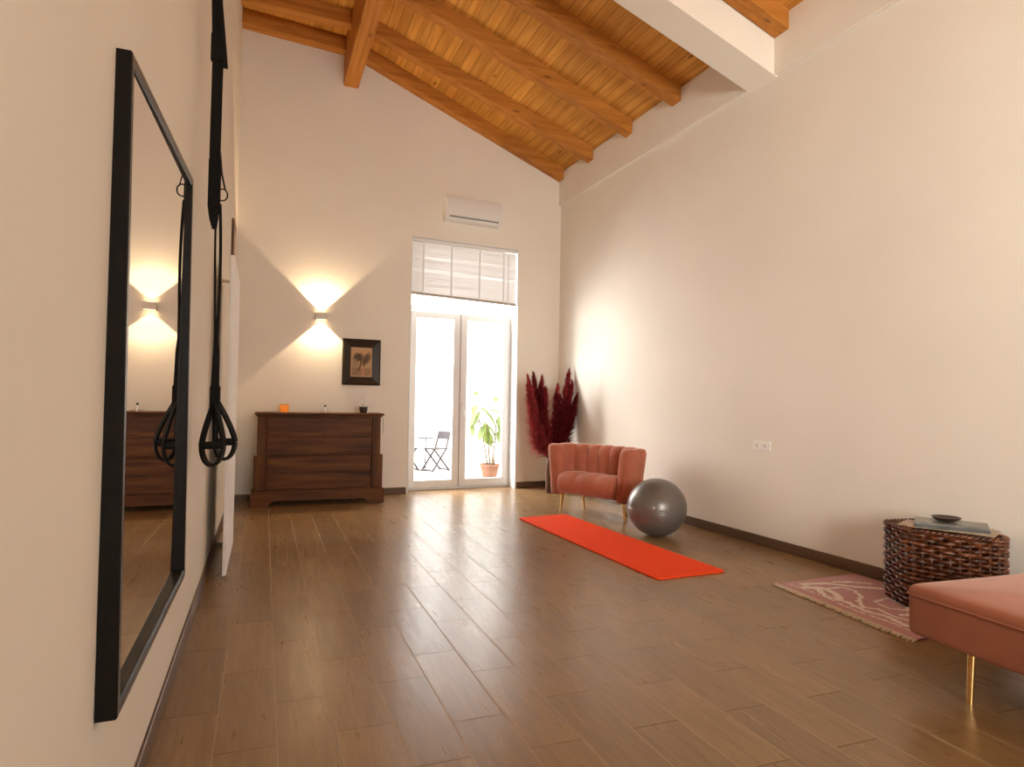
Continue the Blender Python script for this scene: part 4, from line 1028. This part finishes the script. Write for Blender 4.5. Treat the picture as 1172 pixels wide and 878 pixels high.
LV = [((3.01, 1.22), (-.5, .5), .12, .035), ((3.01, 1.22), (.3, .9), .14, .035), ((3.02, 1.2), (1, .1), .20, .035), ((3.31, 1.12), (-.2, .9), .12, .04), ((3.31, 1.12), (.8, .2), .15, .045),
      ((2.99, 1.08), (-.4, -.8), .15, .05), ((3.03, 1.05), (.7, -.5), .26, .075), ((3.06, .98), (-.6, -.8), .24, .075), ((3.16, 1.0), (1, .0), .25, .075), ((3.15, .98), (.6, -.9), .24, .085),
      ((2.99, .95), (-.5, -.9), .2, .055), ((3.13, .82), (.1, -1), .28, .08), ((3.18, .78), (.6, -.9), .26, .075), ((3.12, .78), (-.4, -.9), .22, .06), ((3.34, .92), (.1, -1), .24, .07), ((3.33, .8), (.5, -.8), .18, .06),
      ((3.33, 1.0), (.4, .5), .12, .04), ((2.93, .80), (-.1, -1), .16, .035), ((3.2, .68), (.1, -1), .2, .07), ((3.36, .7), (0, -1), .16, .05), ((3.2, .5), (.8, .2), .14, .03), ((3.2, .5), (-.3, .2), .07, .025)]
for (x, z), (dx, dz), ln, wd in LV: leafm((x, 9.3 + R.uniform(-.03, .03), z), (dx, R.uniform(-.4, -.05), dz), ln * 1.05, wd * 1.25, 0.2)

# ------------------------------------------------------------------ lights
def area(name, loc, target, sx, sy_, e, c, spread=None):
    l = bpy.data.lights.new(name, 'AREA'); l.shape = 'RECTANGLE'; l.size = sx; l.size_y = sy_; l.energy = e; l.color = c
    if spread: l.spread = spread
    o = bpy.data.objects.new(name, l); COL.objects.link(o); o.location = loc
    o.rotation_euler = (Vector(target) - Vector(loc)).to_track_quat('-Z', 'Y').to_euler(); return o
def spot(name, loc, target, e, c, ang, blend, r=0.01):
    l = bpy.data.lights.new(name, 'SPOT'); l.energy = e; l.color = c; l.spot_size = math.radians(ang); l.spot_blend = blend; l.shadow_soft_size = r
    o = bpy.data.objects.new(name, l); COL.objects.link(o); o.location = loc
    o.rotation_euler = (Vector(target) - Vector(loc)).to_track_quat('-Z', 'Y').to_euler(); return o
WARM = (1.0, 0.74, 0.46)
spot('sconce_up_light', (SX, sy - 0.05, SZ + 0.042), (SX, sy - 0.05, SZ + 2), 75, WARM, 98, 0.2)
spot('sconce_down_light', (SX, sy - 0.05, SZ - 0.042), (SX, sy - 0.05, SZ - 2), 55, WARM, 102, 0.2)
area('patio_daylight', (1.05, 9.75, 1.9), (3.75, 6.0, 1.6), 1.6, 2.2, 320, (1.0, 0.97, 0.93))
area('rear_fill_light', (1.15, Y0 - 0.1, 1.8), (4.0, 1.6, 2.7), 1.1, 1.7, 84, (1.0, 0.95, 0.86), math.radians(84))  # added fill lamp behind the camera, aimed to brighten the right wall
p = bpy.data.lights.new('overhead_fill_light', 'POINT'); p.energy = 8; p.color = (1.0, 0.72, 0.45); p.shadow_soft_size = 0.35  # added warm fill point, unseen and without any fixture
po = bpy.data.objects.new('overhead_fill_light', p); COL.objects.link(po); po.location = (1.6, 0.2, 3.3)
w = bpy.data.worlds.new('World'); SC.world = w; w.use_nodes = True
w.node_tree.nodes['Background'].inputs[0].default_value = (0.95, 0.97, 1.0, 1); w.node_tree.nodes['Background'].inputs[1].default_value = 6.6

# ------------------------------------------------------------------ camera
cam = bpy.data.cameras.new('camera'); co = bpy.data.objects.new('camera', cam); COL.objects.link(co)
cam.sensor_fit = 'HORIZONTAL'; cam.sensor_width = 36; cam.lens = 739.1 / 1172 * 36; cam.clip_start = 0.05
yaw, pit, rol = math.radians(20.978), math.radians(1.553), math.radians(-0.947)
f = Vector((math.sin(yaw) * math.cos(pit), math.cos(yaw) * math.cos(pit), math.sin(pit)))
r0 = Vector((math.cos(yaw), -math.sin(yaw), 0)); u0 = r0.cross(f)
r_ = r0 * math.cos(rol) - u0 * math.sin(rol); u_ = r0 * math.sin(rol) + u0 * math.cos(rol)
co.matrix_world = Matrix(((r_.x, u_.x, -f.x, 0), (r_.y, u_.y, -f.y, 0), (r_.z, u_.z, -f.z, 1.15), (0, 0, 0, 1)))
SC.camera = co
SC.view_settings.view_transform = 'Standard'; SC.view_settings.look = 'None'; SC.view_settings.exposure = 0.14
SC.cycles.max_bounces = 10; SC.cycles.diffuse_bounces = 6; SC.cycles.transparent_max_bounces = 12
SC.cycles.sample_clamp_indirect = 6.0
SC.cycles.use_denoising = True
